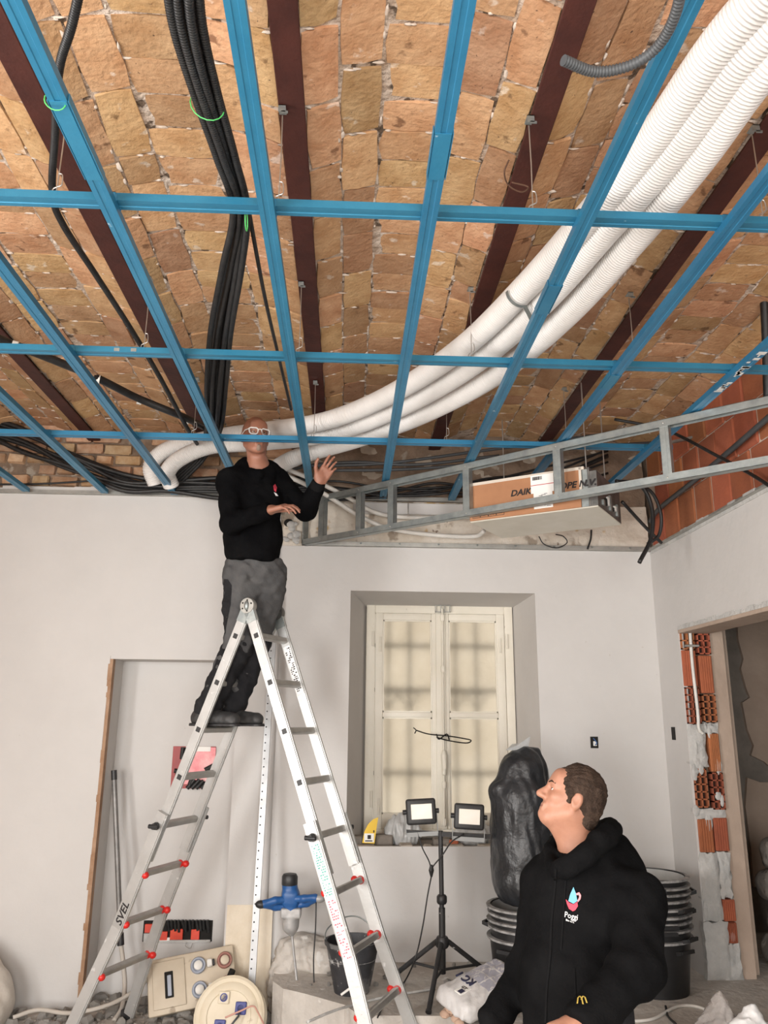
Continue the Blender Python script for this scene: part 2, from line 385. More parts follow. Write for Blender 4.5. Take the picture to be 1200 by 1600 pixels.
# jamb of the opening: hollow bricks cut through, cement repairs
M['shadem'] = mat('painted_shade', (.035, .018, .012), .95)  # near-black backing plate: shade inside the shallow brick holes put into its colour
def hollow(y, x0, x1, z0, z1, nxh, nzh, parent):
    b = MB(); tw = .0085
    for i in range(nxh+1):
        xx = x0 + (x1-x0-tw)*i/nxh; b.box((xx, y, z0), (xx+tw, y+.04, z1))
    for j in range(nzh+1):
        zz = z0 + (z1-z0-tw)*j/nzh; b.box((x0, y, zz), (x1, y+.04, zz+tw))
    o = b.build('hollow_brick', M['terracotta'], parent); b = MB(); b.box((x0+.002, y+.036, z0+.002), (x1-.002, y+.06, z1-.002)); b.build('void', M['shadem'], o); return o
JY = DY1-.014
def solid(x0, x1, z0, z1, m=M['terracotta'], nm='brick', y=JY):
    if m is not M['terracotta']:                      # trowelled cement: ragged slab
        b = MB(); n_, k_ = 6, max(3, int((z1-z0)/.03)); g = {}
        for i in range(n_+1):
            for j in range(k_+1):
                ed = i in (0, n_) or j in (0, k_); xx = x0+(x1-x0)*i/n_+(random.uniform(-.008, .008)); zz = z0+(z1-z0)*j/k_+(random.uniform(-.008, .008) if z0 > ZS+.01 or j else 0)
                g[i, j] = b.bm.verts.new((xx, y+(.012 if ed else 0)+random.uniform(-.004, .005), zz))
        for i in range(n_):
            for j in range(k_): b.bm.faces.new((g[i, j], g[i+1, j], g[i+1, j+1], g[i, j+1]))
        rg = [(i, 0) for i in range(n_)]+[(n_, j) for j in range(k_)]+[(i, k_) for i in range(n_, 0, -1)]+[(0, j) for j in range(k_, 0, -1)]
        bk = [b.bm.verts.new((g[q].co.x, y+.06, g[q].co.z)) for q in rg]
        for q in range(len(rg)): b.bm.faces.new((g[rg[q]], bk[q], bk[(q+1) % len(rg)], g[rg[(q+1) % len(rg)]]))
        return b.build(nm, m, wr, 40)
    b = MB(); b.rbox((x0, y+random.uniform(0, .006), z0), (x1, y+.06, z1), .004, 1)
    if m is M['terracotta']:
        n = 5
        for i in range(n): b.box((x0+.006+(x1-x0-.012)*i/n, y-.003, z0+.004), (x0+.006+(x1-x0-.012)*(i+.7)/n, y+.01, z1-.004))
    return b.build(nm, m, wr)
a0, a1, b0, b1 = 2.205, 2.297, 2.315, 2.402
cols = [(a0, a1), (b0, b1)]
def zt(py): return at(1085, py, JY).z
hollow(JY, a0, a1, zt(1015), zt(987), 2, 2, wr); hollow(JY, b0, b1, zt(1022), zt(990), 2, 3, wr)
solid(a0, a1, zt(1072), zt(1016)); solid(b0, b1, zt(1083), zt(1024))
hollow(JY, a0, a1, zt(1131), zt(1074), 2, 5, wr); hollow(JY, b0, b1, zt(1128), zt(1085), 2, 4, wr)
solid(a0, a1+.02, zt(1200), zt(1132), M['cement'], 'cement_patch'); solid(b0+.02, b1, zt(1206), zt(1146))
solid(b0-.01, b1, zt(1146), zt(1129), M['cement'], 'cement_patch')
hollow(JY, a0+.01, a1, zt(1262), zt(1201), 2, 5, wr); hollow(JY, b0+.01, b1, zt(1265), zt(1207), 2, 5, wr)
solid(a0, b1, zt(1280), zt(1263), M['cement'], 'cement_patch')
solid(a0+.01, a1+.01, zt(1332), zt(1280)); solid(b0, b1, zt(1330), zt(1278))
solid(a0, a1+.03, zt(1440), zt(1333), M['cement'], 'cement_patch'); solid(b0+.01, b1, zt(1405), zt(1331), M['cement'], 'cement_patch')
solid(b0+.012, b1, zt(1440), zt(1406)); solid(b0+.03, b1, zt(1475), zt(1442))
solid(a0-.01, b0+.03, ZS, zt(1441), M['cement'], 'cement_patch', JY-.01); solid(b0+.02, b1+.01, ZS, zt(1476), M['cement'], 'cement_patch', JY-.004)
mb = MB()   # rough smears of cement over the repair
for k in range(22):
    py = random.choice((random.uniform(1135, 1215), random.uniform(1225, 1290), random.uniform(1330, 1560)))
    mb.sphere((random.uniform(a0, b1), JY+.002, zt(py)), (random.uniform(.012, .028), .0045, random.uniform(.02, .06)), u=8, v=5)
mb.build('cement_smear', M['cement'], wr, 60)
mb = MB(); mb.tube(smoothpath([at(1078, 985, JY-.015), at(1082, 1040, JY-.015), at(1090, 1110, JY-.015), at(1092, 1138, JY-.015), at(1098, 1146, JY-.01)], 5), .011, 8); mb.build('white_conduit', M['whitepipe'], wr, 60)
mb = MB(); mb.tube([at(1070, 1009, JY-.02), at(1092, 1009, JY-.03)], .009, 7); mb.build('stub_pipe', M['dgalv'], wr, 60)
mb = MB(); mb.box((XR+TH, JY+.02, 0), (XR+TH+.10, JY+.6, DZ+.2)); mb.box((XR+TH+.10, JY+.10, 0), (XR+TH+.16, JY+1.4, ZTOP)); mb.build('return_wall', M['brownplaster'], wr)
# the room beyond: wall with plaster knocked off in a ragged patch
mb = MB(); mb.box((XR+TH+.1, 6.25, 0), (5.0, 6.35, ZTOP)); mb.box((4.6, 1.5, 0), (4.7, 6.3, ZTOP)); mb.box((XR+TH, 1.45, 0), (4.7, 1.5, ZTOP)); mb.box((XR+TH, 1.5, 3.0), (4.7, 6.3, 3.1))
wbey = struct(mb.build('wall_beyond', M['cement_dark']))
pts = [at(px, py, 6.24) for px, py in ((1150, 960), (1152, 1000), (1160, 1030), (1156, 1045), (1164, 1075), (1170, 1090), (1158, 1098), (1166, 1140), (1176, 1165), (1172, 1180), (1192, 1190), (1215, 1210), (1260, 1220), (1260, 960))]
mb = MB(); mb.prism([(p.x, p.z) for p in pts], -.02, .02, Matrix(((1,0,0,0),(0,0,-1,6.24),(0,1,0,0),(0,0,0,1)))); mb.build('plaster_patch', M['brownplaster'], wbey)
pts = [at(px, py, 6.24) for px, py in ((1166, 1215), (1163, 1260), (1172, 1330), (1176, 1385), (1260, 1385), (1260, 1235), (1200, 1222), (1186, 1222))]
mb = MB(); mb.prism([(p.x, p.z) for p in pts], -.02, .02, Matrix(((1,0,0,0),(0,0,-1,6.24),(0,1,0,0),(0,0,0,1)))); mb.build('plaster_patch', M['brownplaster'], wbey)
# left and rear walls behind the photographer, two tall openings for daylight
mb = MB(); [mb.box((XL-.1, y0, z0), (XL, y1, z1)) for y0, y1, z0, z1 in ((YREAR, .25, 0, ZTOP), (1.65, YW+.8, 0, ZTOP), (.25, 1.65, 0, .55), (.25, 1.65, 2.8, ZTOP))]; struct(mb.build('wall_left', M['brickold']))
mb = MB(); sheet(mb, XL, XR+.2, 0, ZTOP, YREAR-.12, YREAR, [(-3.05, -1.45, .55, 2.8), (.05, 1.45, .55, 2.8)]); struct(mb.build('wall_rear', M['brickold']))
# ceiling: steel beams and shallow brick vaults between them
HB = CAMZ + 1.95; BW = .088; BX = [-3.42, -2.68, -1.885, -1.062, -.220, .620, 1.405, 2.20]
YB0, YB1 = .55, YW + .03
for i, bx in enumerate(BX[:-1]):
    mb = MB(); mb.rbox((bx-BW/2, YB0-.2, HB), (bx+BW/2, YB1, HB+.012), .003, 1); mb.box((bx-.006, YB0-.2, HB+.012), (bx+.006, YB1, HB+.16))
    struct(mb.build('ceiling_beam', M['beam']))
def slabbrick(wd, l, nx, ny):
    """brick with an uneven worn lower face and ragged edges"""
    b = MB(); g = {}
    for i in range(nx+1):
        for j in range(ny+1):
            ex = i in (0, nx); ey = j in (0, ny)
            x = (i/nx-.5)*wd; y = (j/ny-.5)*l
            if ex and ey: x *= .93; y *= .96
            x += random.uniform(-.005, .005); y += random.uniform(-.005, .005)
            g[i, j] = b.bm.verts.new((x, y, -.025 + (.003 if (ex or ey) else 0) + random.uniform(-.0018, .0018)))
    for i in range(nx):
        for j in range(ny): b.bm.faces.new((g[i, j], g[i, j+1], g[i+1, j+1], g[i+1, j]))
    ring = [(i, 0) for i in range(nx)] + [(nx, j) for j in range(ny)] + [(i, ny) for i in range(nx, 0, -1)] + [(0, j) for j in range(ny, 0, -1)]
    up = [b.bm.verts.new((g[k].co.x*1.02, g[k].co.y*1.01, .0)) for k in ring]
    for k in range(len(ring)):
        k2 = (k+1) % len(ring); b.bm.faces.new((g[ring[k]], g[ring[k2]], up[k2], up[k]))
    return b
def bvar(l, wd): return [slabbrick(wd, l, 2 if wd < .2 else 3, 3 if l > .2 else 2).mesh('vault_brick', M['brick'], 24) for _ in range(6)]
BS = bvar(.295, .126); BH = bvar(.145, .126); BC = bvar(.146, .245); RISE = .085
for i in range(len(BX)-1):
    xa, xb = BX[i]+BW/2-.012, BX[i+1]-BW/2+.012
    if i == len(BX)-2: xb = BX[i+1]
    W = xb - xa; xm = (xa+xb)/2
    def zc(x, W=W, xm=xm): 
        u = (x-xm)/(W/2); return HB + .018 + RISE*(1-u*u)
    def sl(x, W=W, xm=xm): return math.atan(-RISE*2*(x-xm)/(W/2)**2)
    mb = MB(); n = 14; vs_ = []
    for k in range(n+1):
        x = xa + W*k/n
        for y in (YB0, YB1): vs_.append((x, y, zc(x)+.0105))
    for k in range(n+1):
        x = xa + W*k/n
        for y in (YB0, YB1): vs_.append((x, y, zc(x)+.10))
    q = 2*(n+1)
    fs = [(2*k, 2*k+2, 2*k+3, 2*k+1) for k in range(n)] + [(q+2*k, q+2*k+1, q+2*k+3, q+2*k+2) for k in range(n)]
    mb.add(vs_, fs)
    v_ = struct(mb.build('ceiling_vault', M['mortar'], None, 60))
    f = W/.77
    edges = [0, .123*f, .262*f, .520*f, .652*f, W]
    for c in range(5):
        x0, x1 = xa+edges[c], xa+edges[c+1]; xc = (x0+x1)/2; wd = (x1-x0)
        y = YB0 - random.uniform(0, .2)
        while y < YB1 - .05:
            if c == 2: ml, base_w, l = random.choice(BC), .245, .146
            else:
                ml, base_w, l = (random.choice(BS), .126, .295) if random.random() > .13 else (random.choice(BH), .126, .145)
            g = random.uniform(.006, .016)
            sy = random.uniform(.95, 1.06)
            if y + l*sy > YB0 and y + l*sy < YB1 + .06:
                o = link(bpy.data.objects.new('brick', ml), v_)
                o.location = (xc+random.uniform(-.003, .003), y+l*sy/2, zc(xc)+.027-random.uniform(0, .007))
                o.scale = ((wd-.009)/base_w/math.cos(sl(xc)), sy, 1)
                o.rotation_euler = (random.uniform(-.012, .012), -sl(xc)+random.uniform(-.02, .02), random.uniform(-.022, .022))
            y += l*sy + g
mm_ = mat('mortar_lumps', (.52, .42, .34), .95, var=(.66, .58, .51), vscale=20, bump=.006, bscale=60)
for v_ in [o for o in COL.objects if o.name.startswith('ceiling_vault')]:
    bs = [o for o in v_.children if o.name.startswith('brick')]; mb = MB()
    for o in bs:
        hx = .5*o.scale[0]*(.245 if 'x' in o.name else max(abs(v.co.x)*2 for v in o.data.vertices)); hy = max(abs(v.co.y) for v in o.data.vertices)*o.scale[1]
        for k in range(5):
            if random.random() < .45: continue
            if k < 3: p = Vector((o.location.x+hx*random.choice((-1, 1)), o.location.y+random.uniform(-hy, hy), 0)); s3 = (random.uniform(.004, .011), random.uniform(.008, .03), .006)
            else: p = Vector((o.location.x+random.uniform(-hx, hx), o.location.y+hy*random.choice((-1, 1)), 0)); s3 = (random.uniform(.008, .03), random.uniform(.003, .007), .005)
            p.z = o.location.z-.0215+math.tan(-o.rotation_euler[1])*(p.x-o.location.x)*1.0
            t = bmesh.new(); bmesh.ops.create_icosphere(t, subdivisions=1, radius=1)
            for q in t.verts: q.co = Vector((q.co.x*s3[0], q.co.y*s3[1], q.co.z*s3[2]))*random.uniform(.7, 1.25)+p
            mb.merge(t)
    mb.build('mortar_lumps', mm_, v_, 60)['kind'] = 'stuff'
mb = MB(); mb.box((XL-.1, YREAR-.1, HB+.2), (4.7, YB0+.02, HB+.3)); mb.box((XL-.1, YB0, HB+.23), (4.7, NB+.2, HB+.33)); struct(mb.build('ceiling', M['plaster']))
# ================================================================== CEILING GRID, FRAME, PIPES
ZG = 3.30
def channel(mb, L, wd=.049, ht=.027, th=.0022):
    """C channel along local y, open at the top, with a ribbed underside"""
    h = wd/2; prof = [(-h, 0), (-h*.36, 0), (-h*.26, .0022), (h*.26, .0022), (h*.36, 0), (h, 0), (h, ht), (h*.72, ht), (h*.72, ht-th), (h-th, ht-th), (h-th, th), (h*.3, th+.0022), (-h*.3, th+.0022), (-h+th, th), (-h+th, ht-th), (-h*.72, ht-th), (-h*.72, ht), (-h, ht)]
    a = [Vector((x, 0, z)) for x, z in prof]; b = [Vector((x, L, z)) for x, z in prof]; n = len(prof)
    mb.add(a+b, [(i, (i+1) % n, n+(i+1) % n, n+i) for i in range(n)])
    return mb
LONGS = [(-2.31, 'beside the left edge, shortest stretch in view'), (-1.757, 'third from the left edge at the wall'), (-1.262, 'crossing the bald man\'s black hose bundle side'), (-.778, ''), (-.281, ''), (.233, ''), (.735, ''), (1.212, ''), (1.762, '')]
LLAB = ['short end of blue ceiling channel in the left edge corner, leftmost',
        'blue ceiling channel second from the left edge, ending at the white wall',
        'blue ceiling channel third from the left, ending left of the bald worker',
        'long blue ceiling channel with green tie, running to the bald worker\'s shoulder',
        'long blue ceiling channel running between black hose bundle and dark beam',
        'long blue ceiling channel in the centre, crossing the white tubes',
        'long blue ceiling channel under the curved grey conduit and white tubes',
        'blue ceiling channel right of the white tubes, ending behind the cardboard box',
        'paint-scratched blue ceiling channel nearest the red tiled wall']
for i, (x, _) in enumerate(LONGS):
    t = thing('ceiling_channel', LLAB[i], 'metal channel', (x, .35, ZG), (0, 0, 0), 'blue channels running towards the far wall')
    mb = MB(); channel(mb, YW-.06-.35); mb.build('channel', M['blue'], t)
    sp = {3: (1.74, .62), 5: (1.80, .38), 6: (2.55, .42), 7: (3.3, .3)}.get(i)
    if sp:
        mb = MB(); h = .0285
        mb.box((-h, sp[0]-.35, -.0012), (-h+.0025, sp[0]-.35+sp[1]*.5, .024)); mb.box((h-.0025, sp[0]-.35, -.0012), (h, sp[0]-.35+sp[1]*.5, .024)); mb.box((-h+.006, sp[0]-.35, -.002), (h-.006, sp[0]-.35+sp[1]*.5, -.0003))
        mb.build('splice_sleeve', M['blue'], t)
    if i == 8:
        mb = MB()
        for k in range(26):
            yy = random.uniform(2.9, 3.45)-.35; mb.box((random.uniform(-.02, .012), yy, -.0012), (random.uniform(-.008, .02), yy+random.uniform(.01, .03), -.0003))
        mb.build('scraped_paint', mat('scraped_zinc', (.75, .75, .72), .5, .2), t)['kind'] = 'stuff'
CR = [(2.205, -3.36, 2.16, 'blue cross channel nearest the camera, under the beams'), (3.285, -3.36, 1.985, 'blue cross channel in the middle of the three cross runs'), (4.385, -3.36, 1.915, 'blue cross channel farthest away, passing the bald worker\'s face')]
for i, (y, x0, x1, lb) in enumerate(CR):
    t = thing('cross_channel', lb, 'metal channel', (x1, y, ZG+.0275), (0, 0, PI/2), 'blue cross channels')
    mb = MB(); channel(mb, x1-x0); mb.build('channel', M['blue'], t)
    for xx in (-2.31, -1.757, -1.262, -.778, -.281, .233, .735, 1.212, 1.762):
        if xx < x1-.05:
            mb = MB(); L = x1-xx; mb.box((-.027, L-.026, -.004), (-.0246, L+.026, .020)); mb.box((.0246, L-.026, -.004), (.027, L+.026, .020)); mb.box((-.0268, L-.02, .0272), (.0268, L+.02, .029)); mb.box((-.0268, L-.02, .018), (-.0250, L+.02, .029)); mb.box((.0250, L-.02, .018), (.0268, L+.02, .029))
            mb.build('crossing_clip', M['blue'], t)
    if i == 1:
        for k in range(2): 
            mb = MB(); L = x1-atz(180+26*k, 557, ZG).x; mb.box((-.0262, L-.012, .004), (-.0248, L+.012, .02)); mb.build('bare_rivet', M['galv'], t)
# tracks on the walls
mb = MB(); mb.box((XL, YW-.05, ZG-.004), (-.46, YW-.012, ZG)); mb.box((XL, YW-.024, ZG), (-.46, YW-.021, ZG+.03))
tag(mb.build('wall_track', M['dgalv']), 'thin grey track along top of the white wall, left of the worker', 'metal track')
mb = MB(); mb.box((-.2, YW-.05, ZG-.004), (1.45, YW-.02, ZG)); mb.box((-.2, YW-.026, ZG), (1.45, YW-.023, ZG+.03))
tag(mb.build('wall_track', M['dgalv']), 'thin grey track carrying blue channels behind the soffit frame', 'metal track')
t = thing('soffit_track', 'grey metal soffit track screwed along wall above the window', 'metal track', (0, 0, 0))
mb = MB(); mb.box((-.34, YW-.034, 2.956), (XR-.005, YW-.001, 2.960)); mb.box((-.34, YW-.004, 2.96), (XR-.005, YW-.001, 2.99)); mb.box((-.34, YW-.034, 2.96), (XR-.005, YW-.031, 2.986)); mb.build('track', M['dgalv'], t)
for k in range(9):
    mb = MB(); mb.sphere((-.2+.28*k, YW-.037, 2.975), .007, u=7, v=5); mb.build('screw', M['galv'], t)
t = thing('soffit_track', 'grey metal soffit track running along the right wall below red tiles', 'metal track')
mb = MB(); mb.box((XR-.034, 2.3, 2.956), (XR-.001, YW-.04, 2.960)); mb.box((XR-.004, 2.3, 2.96), (XR-.001, YW-.04, 2.985)); mb.build('track', M['dgalv'], t)
# soffit frame: vertical stud frame running from the back wall towards the camera
F0 = Vector((-.325, 5.545, 0)); FE = Vector((.755, -.656, 0)).normalized(); FN = Vector((FE.y, -FE.x, 0))
def onframe(px, py):
    d = Vector(ray(px, py)); n = Vector((-FE.y, FE.x, 0)); k = n.dot(F0)/n.dot(d); p = d*k; return Vector((p.x, p.y, p.z+CAMZ))
ft = thing('metal_framework', 'bare grey metal stud frame for a dropped soffit, below blue channels', 'metal frame', F0)
FL = 3.30; FZ0, FZ1 = 2.955, 3.295
Mf = frameM((0, 0, 0), FE, -FN if FN.y < 0 else FN, (0, 0, 1)); 
def rail(z0, z1, name, upw):
    mb = MB(); mb.box((0, -.025, z0 if upw else z1-.003), (FL, .025, z0+.003 if upw else z1), Mf); mb.box((0, -.025, z0), (FL, -.022, z1), Mf); mb.box((0, .022, z0), (FL, .025, z1), Mf); mb.build(name, M['galv'], ft)
rail(FZ0, FZ0+.04, 'lower_rail', True); rail(FZ1-.04, FZ1, 'upper_rail', False)
for px, py in ((505, 800), (563, 800), (613, 790), (731, 770), (873, 735), (1042, 705)):
    s = (onframe(px, py)-F0).dot(FE); b = MB(); wd = .048
    b.box((s-wd/2, -.021, FZ0+.003), (s+wd/2, -.018, FZ1-.003), Mf); b.box((s-wd/2, -.021, FZ0+.003), (s-wd/2+.002, .02, FZ1-.003), Mf); b.box((s+wd/2-.002, -.021, FZ0+.003), (s+wd/2, .02, FZ1-.003), Mf)
    b.box((s-.007, -.0225, FZ0+.003), (s+.007, -.0215, FZ1-.003), Mf)
    st = b.build('stud', M['galv'], ft)
    for z in (FZ0+.02, FZ1-.02):
        b = MB(); b.sphere((s, -.026, z), (.005, .003, .005), Mf, 7, 5); b.build('screw', M['wire'], st)
b = MB(); b.box((0, -.025, FZ0), (.012, .025, FZ0+.2), Mf); b.build('end_post', M['galv'], ft)
# wire hangers from the beams
HG = [((440, 212), 'twisted wire hanger beside the dark beam left of centre, nearest camera'), ((828, 232), 'wire hanger with bent bracket on the dark beam right of centre'), ((94, 255), 'wire hanger at left, next to the black corrugated hose'),
      ((735, 490), 'wire hanger in front of the white tubes, above middle cross channel'), ((492, 625), 'hooked wire hanger just right of the bald worker\'s head'), ((985, 497), 'wire hanger on the dark beam right of the white tubes'),
      ((697, 626), 'wire hanger below the white tubes, above far cross channel'), ((882, 636), 'wire hanger above the cardboard box, on the beam end'), ((1180, 248), 'bent bracket hanger at the right edge of the ceiling'), ((230, 487), 'faint wire hanger at left above middle cross channel'), ((305, 642), 'thin wire hanger left of the bald worker\'s head'), ((470, 472), 'faint wire hanger beside dark beam, above middle cross channel')]
for (px, py), lb in HG:
    yc = min((2.205, 3.285, 4.385), key=lambda q: abs(q-atz(px, py, HB).y)); p = at(px, py, yc); t = thing('wire_hanger', lb, 'hanger', (p.x, p.y, HB), group='wire hangers on the ceiling beams')
    zb = ZG + .045 - HB
    mb = MB(); mb.tube([(0, 0, -.02), (.002, 0, zb*.5), (0, 0, zb)], .0022, 6); mb.build('wire', M['wire'], t)
    mb = MB(); mb.box((-.012, -.03, -.006), (.012, .012, -.003)); mb.box((-.012, -.03, -.03), (.012, -.027, -.003)); mb.box((-.002, -.03, -.034), (.02, -.026, -.026)); mb.build('clip', M['galv'], t)
    mb = MB(); mb.tube(smoothpath([(0, 0, zb+.09), (.012, .0, zb+.085), (.014, 0, zb+.05), (.0, 0, zb+.04), (-.012, 0, zb+.03), (-.01, 0, zb), (.012, 0, zb-.012)], 4), .0022, 6); mb.build('hook', M['wire'], t)
p = atz(828, 235, HB)
mb = MB(); mb.tube(smoothpath([atz(795, 250, HB-.01), atz(788, 270, HB-.05), atz(795, 290, HB-.06), atz(815, 300, HB-.1), atz(825, 292, HB-.12), atz(800, 285, HB-.08)], 6), .003, 6); tag(mb.build('loose_wire', mat('rusty_wire', (.10, .05, .03), .8)), 'rusty loop of loose wire by the bent bracket on the beam', 'wire')
# ---------------------------------------------------------------- hoses, conduits, tubes
def hose(name, label, cat, pts, r, m, n=10, sub=10, rib=0., ribp=.012, group=None):
    path = smoothpath(pts, sub)
    if rib:
        # resample by arc length at half rib pitch
        out = [path[0]]; acc = 0; st = ribp/4
        P = np.array([list(p) for p in path]); seg = np.linalg.norm(np.diff(P, axis=0), axis=1); cum = np.r_[0, np.cumsum(seg)]
        tt = np.arange(0, cum[-1], st); path = [Vector((np.interp(q, cum, P[:, 0]), np.interp(q, cum, P[:, 1]), np.interp(q, cum, P[:, 2]))) for q in tt]
        ph = [1, 1, 0, 0]
        mb = MB(); mb.tube(path, r, n, True, lambda i: r - (rib if ph[i % 4] == 0 else 0))
    else: mb = MB(); mb.tube(path, r, n)
    return tag(mb.build(name, m, None, 180 if not rib else 50), label, cat, group)
ZT = CAMZ + 1.72
up = [(1235, -55), (1120, 75), (1012, 228), (915, 345), (820, 450), (730, 537), (640, 600), (560, 640), (490, 662)]
mid = [(1262, -15), (1155, 95), (1048, 240), (950, 355), (850, 470), (752, 560), (655, 622), (565, 662), (490, 682)]
lowr = [(1290, 20), (1190, 110), (1090, 250), (992, 372), (880, 497), (775, 585), (668, 644), (570, 682), (500, 703)]
def zz(k, n): return ZT
def ahead(p, n=2):
    for _ in range(n): p = [p[0]*2-p[1]]+p
    return p
def tubepts(px, tail, dz=0): return ahead([atz(x, y, ZT+dz) for x, y in px]) + tail
hose('white_tube', 'topmost of three white ribbed tubes, bending left behind the bald worker', 'tube', tubepts(up, [at(400, 674, 5.0), at(330, 684, 5.2), at(262, 702, 5.3), at(236, 728, 5.36), at(243, 757, 5.42)], .02), .056, M['whitetube'], 16, 14, .0035, .013, 'white ribbed tubes')
hose('white_tube', 'middle of three white ribbed tubes sweeping under the brick vaults', 'tube', tubepts(mid, [at(400, 692, 5.0), at(330, 697, 5.1), at(282, 716, 5.18), at(262, 738, 5.25), at(268, 760, 5.32)], .0), .056, M['whitetube'], 16, 14, .0035, .013, 'white ribbed tubes')
hose('white_tube', 'lowest of three white ribbed tubes, curling down right of the bald worker', 'tube', tubepts(lowr, [at(455, 718, 5.0), at(430, 735, 5.15), at(430, 757, 5.3)], -.02), .056, M['whitetube'], 16, 14, .0035, .013, 'white ribbed tubes')
# metal strap holding the tubes
mb = MB(); cU, cM = atz(812, 458, ZT+.02), atz(838, 482, ZT); ax_ = (atz(850, 420, ZT)-atz(780, 490, ZT)).normalized(); pp_ = (cM-cU); pp_ = (pp_-ax_*pp_.dot(ax_)); pp_.z = 0; pp_.normalize()
sp_ = [cU+(pp_*math.cos(a)+Vector((0, 0, 1))*math.sin(a))*.0615 for a in np.linspace(PI*1.02, PI*1.62, 9)]+[cM+(pp_*math.cos(a)+Vector((0, 0, 1))*math.sin(a))*.0615 for a in np.linspace(PI*1.35, PI*1.6, 4)]
for a, b in zip(sp_, sp_[1:]): mb.bar(a, b, .017, .0025, tuple((a+b)/2-cU))
tag(mb.build('tube_strap', M['galv']), 'perforated grey metal strap holding the white tubes', 'strap')
# black hose bundle
bun = [(282, -60), (292, 40), (318, 140), (352, 245), (376, 330), (364, 420), (346, 520), (338, 600), (334, 665)]
for k in range(7):
    ox = (k-3)*5.6; dz = (.02 if k % 2 else -.012)
    pts = []
    for j, (x, y) in enumerate(bun):
        wsc = [1.5, 1.35, 1.1, .85, .65, .9, .95, .9, .7][j]
        sw = math.sin(k*2.1+j*.9)*3
        pts.append(atz(x+ox*wsc+sw*(.6 if j < 7 else .2), y, 3.43+dz+.010*math.sin(k+j)))
    pts = ahead(pts, 2)+[at(325+ox*.6, 692, 5.2), at(300+ox*.9, 722, 5.3), at(268+ox*.9, 748+k, 5.42)]
    hose('black_hose', ['leftmost', 'second from left', 'third from left', 'middle', 'third from right', 'second from right', 'rightmost'][k]+' hose in the thick black bundle hanging left of centre', 'hose', pts, .0125, M['rubber'], 9, 12, .0015, .008, 'black hoses in the bundle')
def tie(name, label, c, r, ax, m):
    mb = MB(); n = 16; u = Vector(ax).normalized(); a = u.orthogonal().normalized(); b = u.cross(a); rx, ry = r
    mb.tube([Vector(c)+a*rx*math.cos(2*PI*i/n)+b*ry*math.sin(2*PI*i/n) for i in range(n+1)], .0018, 5)
    tag(mb.build(name, m), label, 'tie', 'green wire ties')
M['green'] = mat('green_wire', (.08, .50, .12), .5)
tie('wire_tie', 'green wire tie around the black hose bundle', atz(324, 165, 3.43), (.045, .05), (.2, -1, 0), M['green'])
tie('wire_tie', 'green wire tie around blue channel near top left', atz(86, 158, 3.31), (.024, .032), (0, 1, 0), M['green'])
tie('wire_tie', 'green wire tie on nearest cross channel beside the hose bundle', atz(385, 345, 3.335), (.03, .032), (1, 0, 0), M['green'])
hose('black_hose', 'single black ribbed hose at top left, crossing the dark beam', 'hose', [atz(132, -50, 3.44), atz(112, 40, 3.44), atz(92, 110, 3.45), atz(86, 210, 3.47), atz(82, 300, 3.46), atz(98, 350, 3.46), atz(150, 430, 3.46), atz(205, 515, 3.45), atz(250, 590, 3.43), atz(292, 668, 3.41), at(312, 700, 5.3)], .0125, M['rubber'], 9, 10, .0015, .008)
hose('black_cable', 'thin black cable running beside the blue channel, right of the hose bundle', 'cable', [atz(384, 300, 3.48), atz(396, 370, 3.47), atz(415, 470, 3.46), atz(436, 560, 3.45), atz(455, 640, 3.42)], .008, M['rubber'], 8)
hose('insulated_pipe', 'black insulated pipe with white clips slanting down at left', 'pipe', [atz(-40, 505, 3.50), atz(0, 530, 3.50), atz(60, 553, 3.50), atz(150, 590, 3.48), atz(215, 622, 3.47), atz(290, 653, 3.45), at(328, 672, 5.1)], .021, M['rubber'], 12)
for (x, y) in ((24, 540), (152, 592), (218, 624), (292, 655)):
    mb = MB(); c = atz(x, y, 3.478); mb.tube([c+Vector((-.012, -.004, -.002)), c+Vector((.012, .004, -.004))], .026, 10); tag(mb.build('pipe_clip', M['whitepipe']), 'white clip on the black insulated pipe at left', 'clip', 'white pipe clips')
mb = MB(); mb.tube([atz(130, 580, 3.485), atz(149, 589, 3.485)], .024, 12); tag(mb.build('pipe_sleeve', M['brickold']), 'brown cardboard sleeve on the black insulated pipe', 'sleeve')
hose('grey_conduit', 'curved dark grey corrugated conduit with open end at top right', 'conduit', [atz(1072, -60, 3.23), atz(1056, 20, 3.22), atz(1028, 72, 3.22), atz(985, 102, 3.21), atz(930, 112, 3.20), atz(880, 94, 3.19)], .0125, M['greyconduit'], 12, 12, .0018, .008)
# cables clustered along the top of the back wall
def wallrun(name, label, pts, r, m=M['rubber'], grp='black cables along the wall top', Y=5.44):
    return hose(name, label, 'cable', [at(x, y, Y) for x, y in pts], r, m, 7, 8, group=grp)
for k in range(10):
    j = lambda: random.uniform(-6, 6)
    wallrun('black_cable', 'black cable in the heap along the wall top, left of the worker', [(-30, 652+k*3+j()), (40, 672+k*4+j()), (110, 708+k*3+j()), (190, 738+k*3+j()), (262, 750+k*2.5+j()), (345, 748+k*3+j()), (420, 752+k*3+j()), (500, 752+k*3+j())], random.uniform(.012, .018), Y=5.42+.012*(k % 3))
for k in range(6):
    j = lambda: random.uniform(-9, 9)
    wallrun('black_cable', 'black cable along the dark wall top behind the soffit frame', [(440, 752+k*3.5+j()), (520, 755+k*4+j()), (600, 756+k*3.5+j()), (680, 757+k*3+j()), (760, 752+k*4+j()), (860, 735+k*5+j()), (950, 700+k*7+j())], random.uniform(.008, .012), grp='black cables behind the frame', Y=5.44+.012*(k % 3))
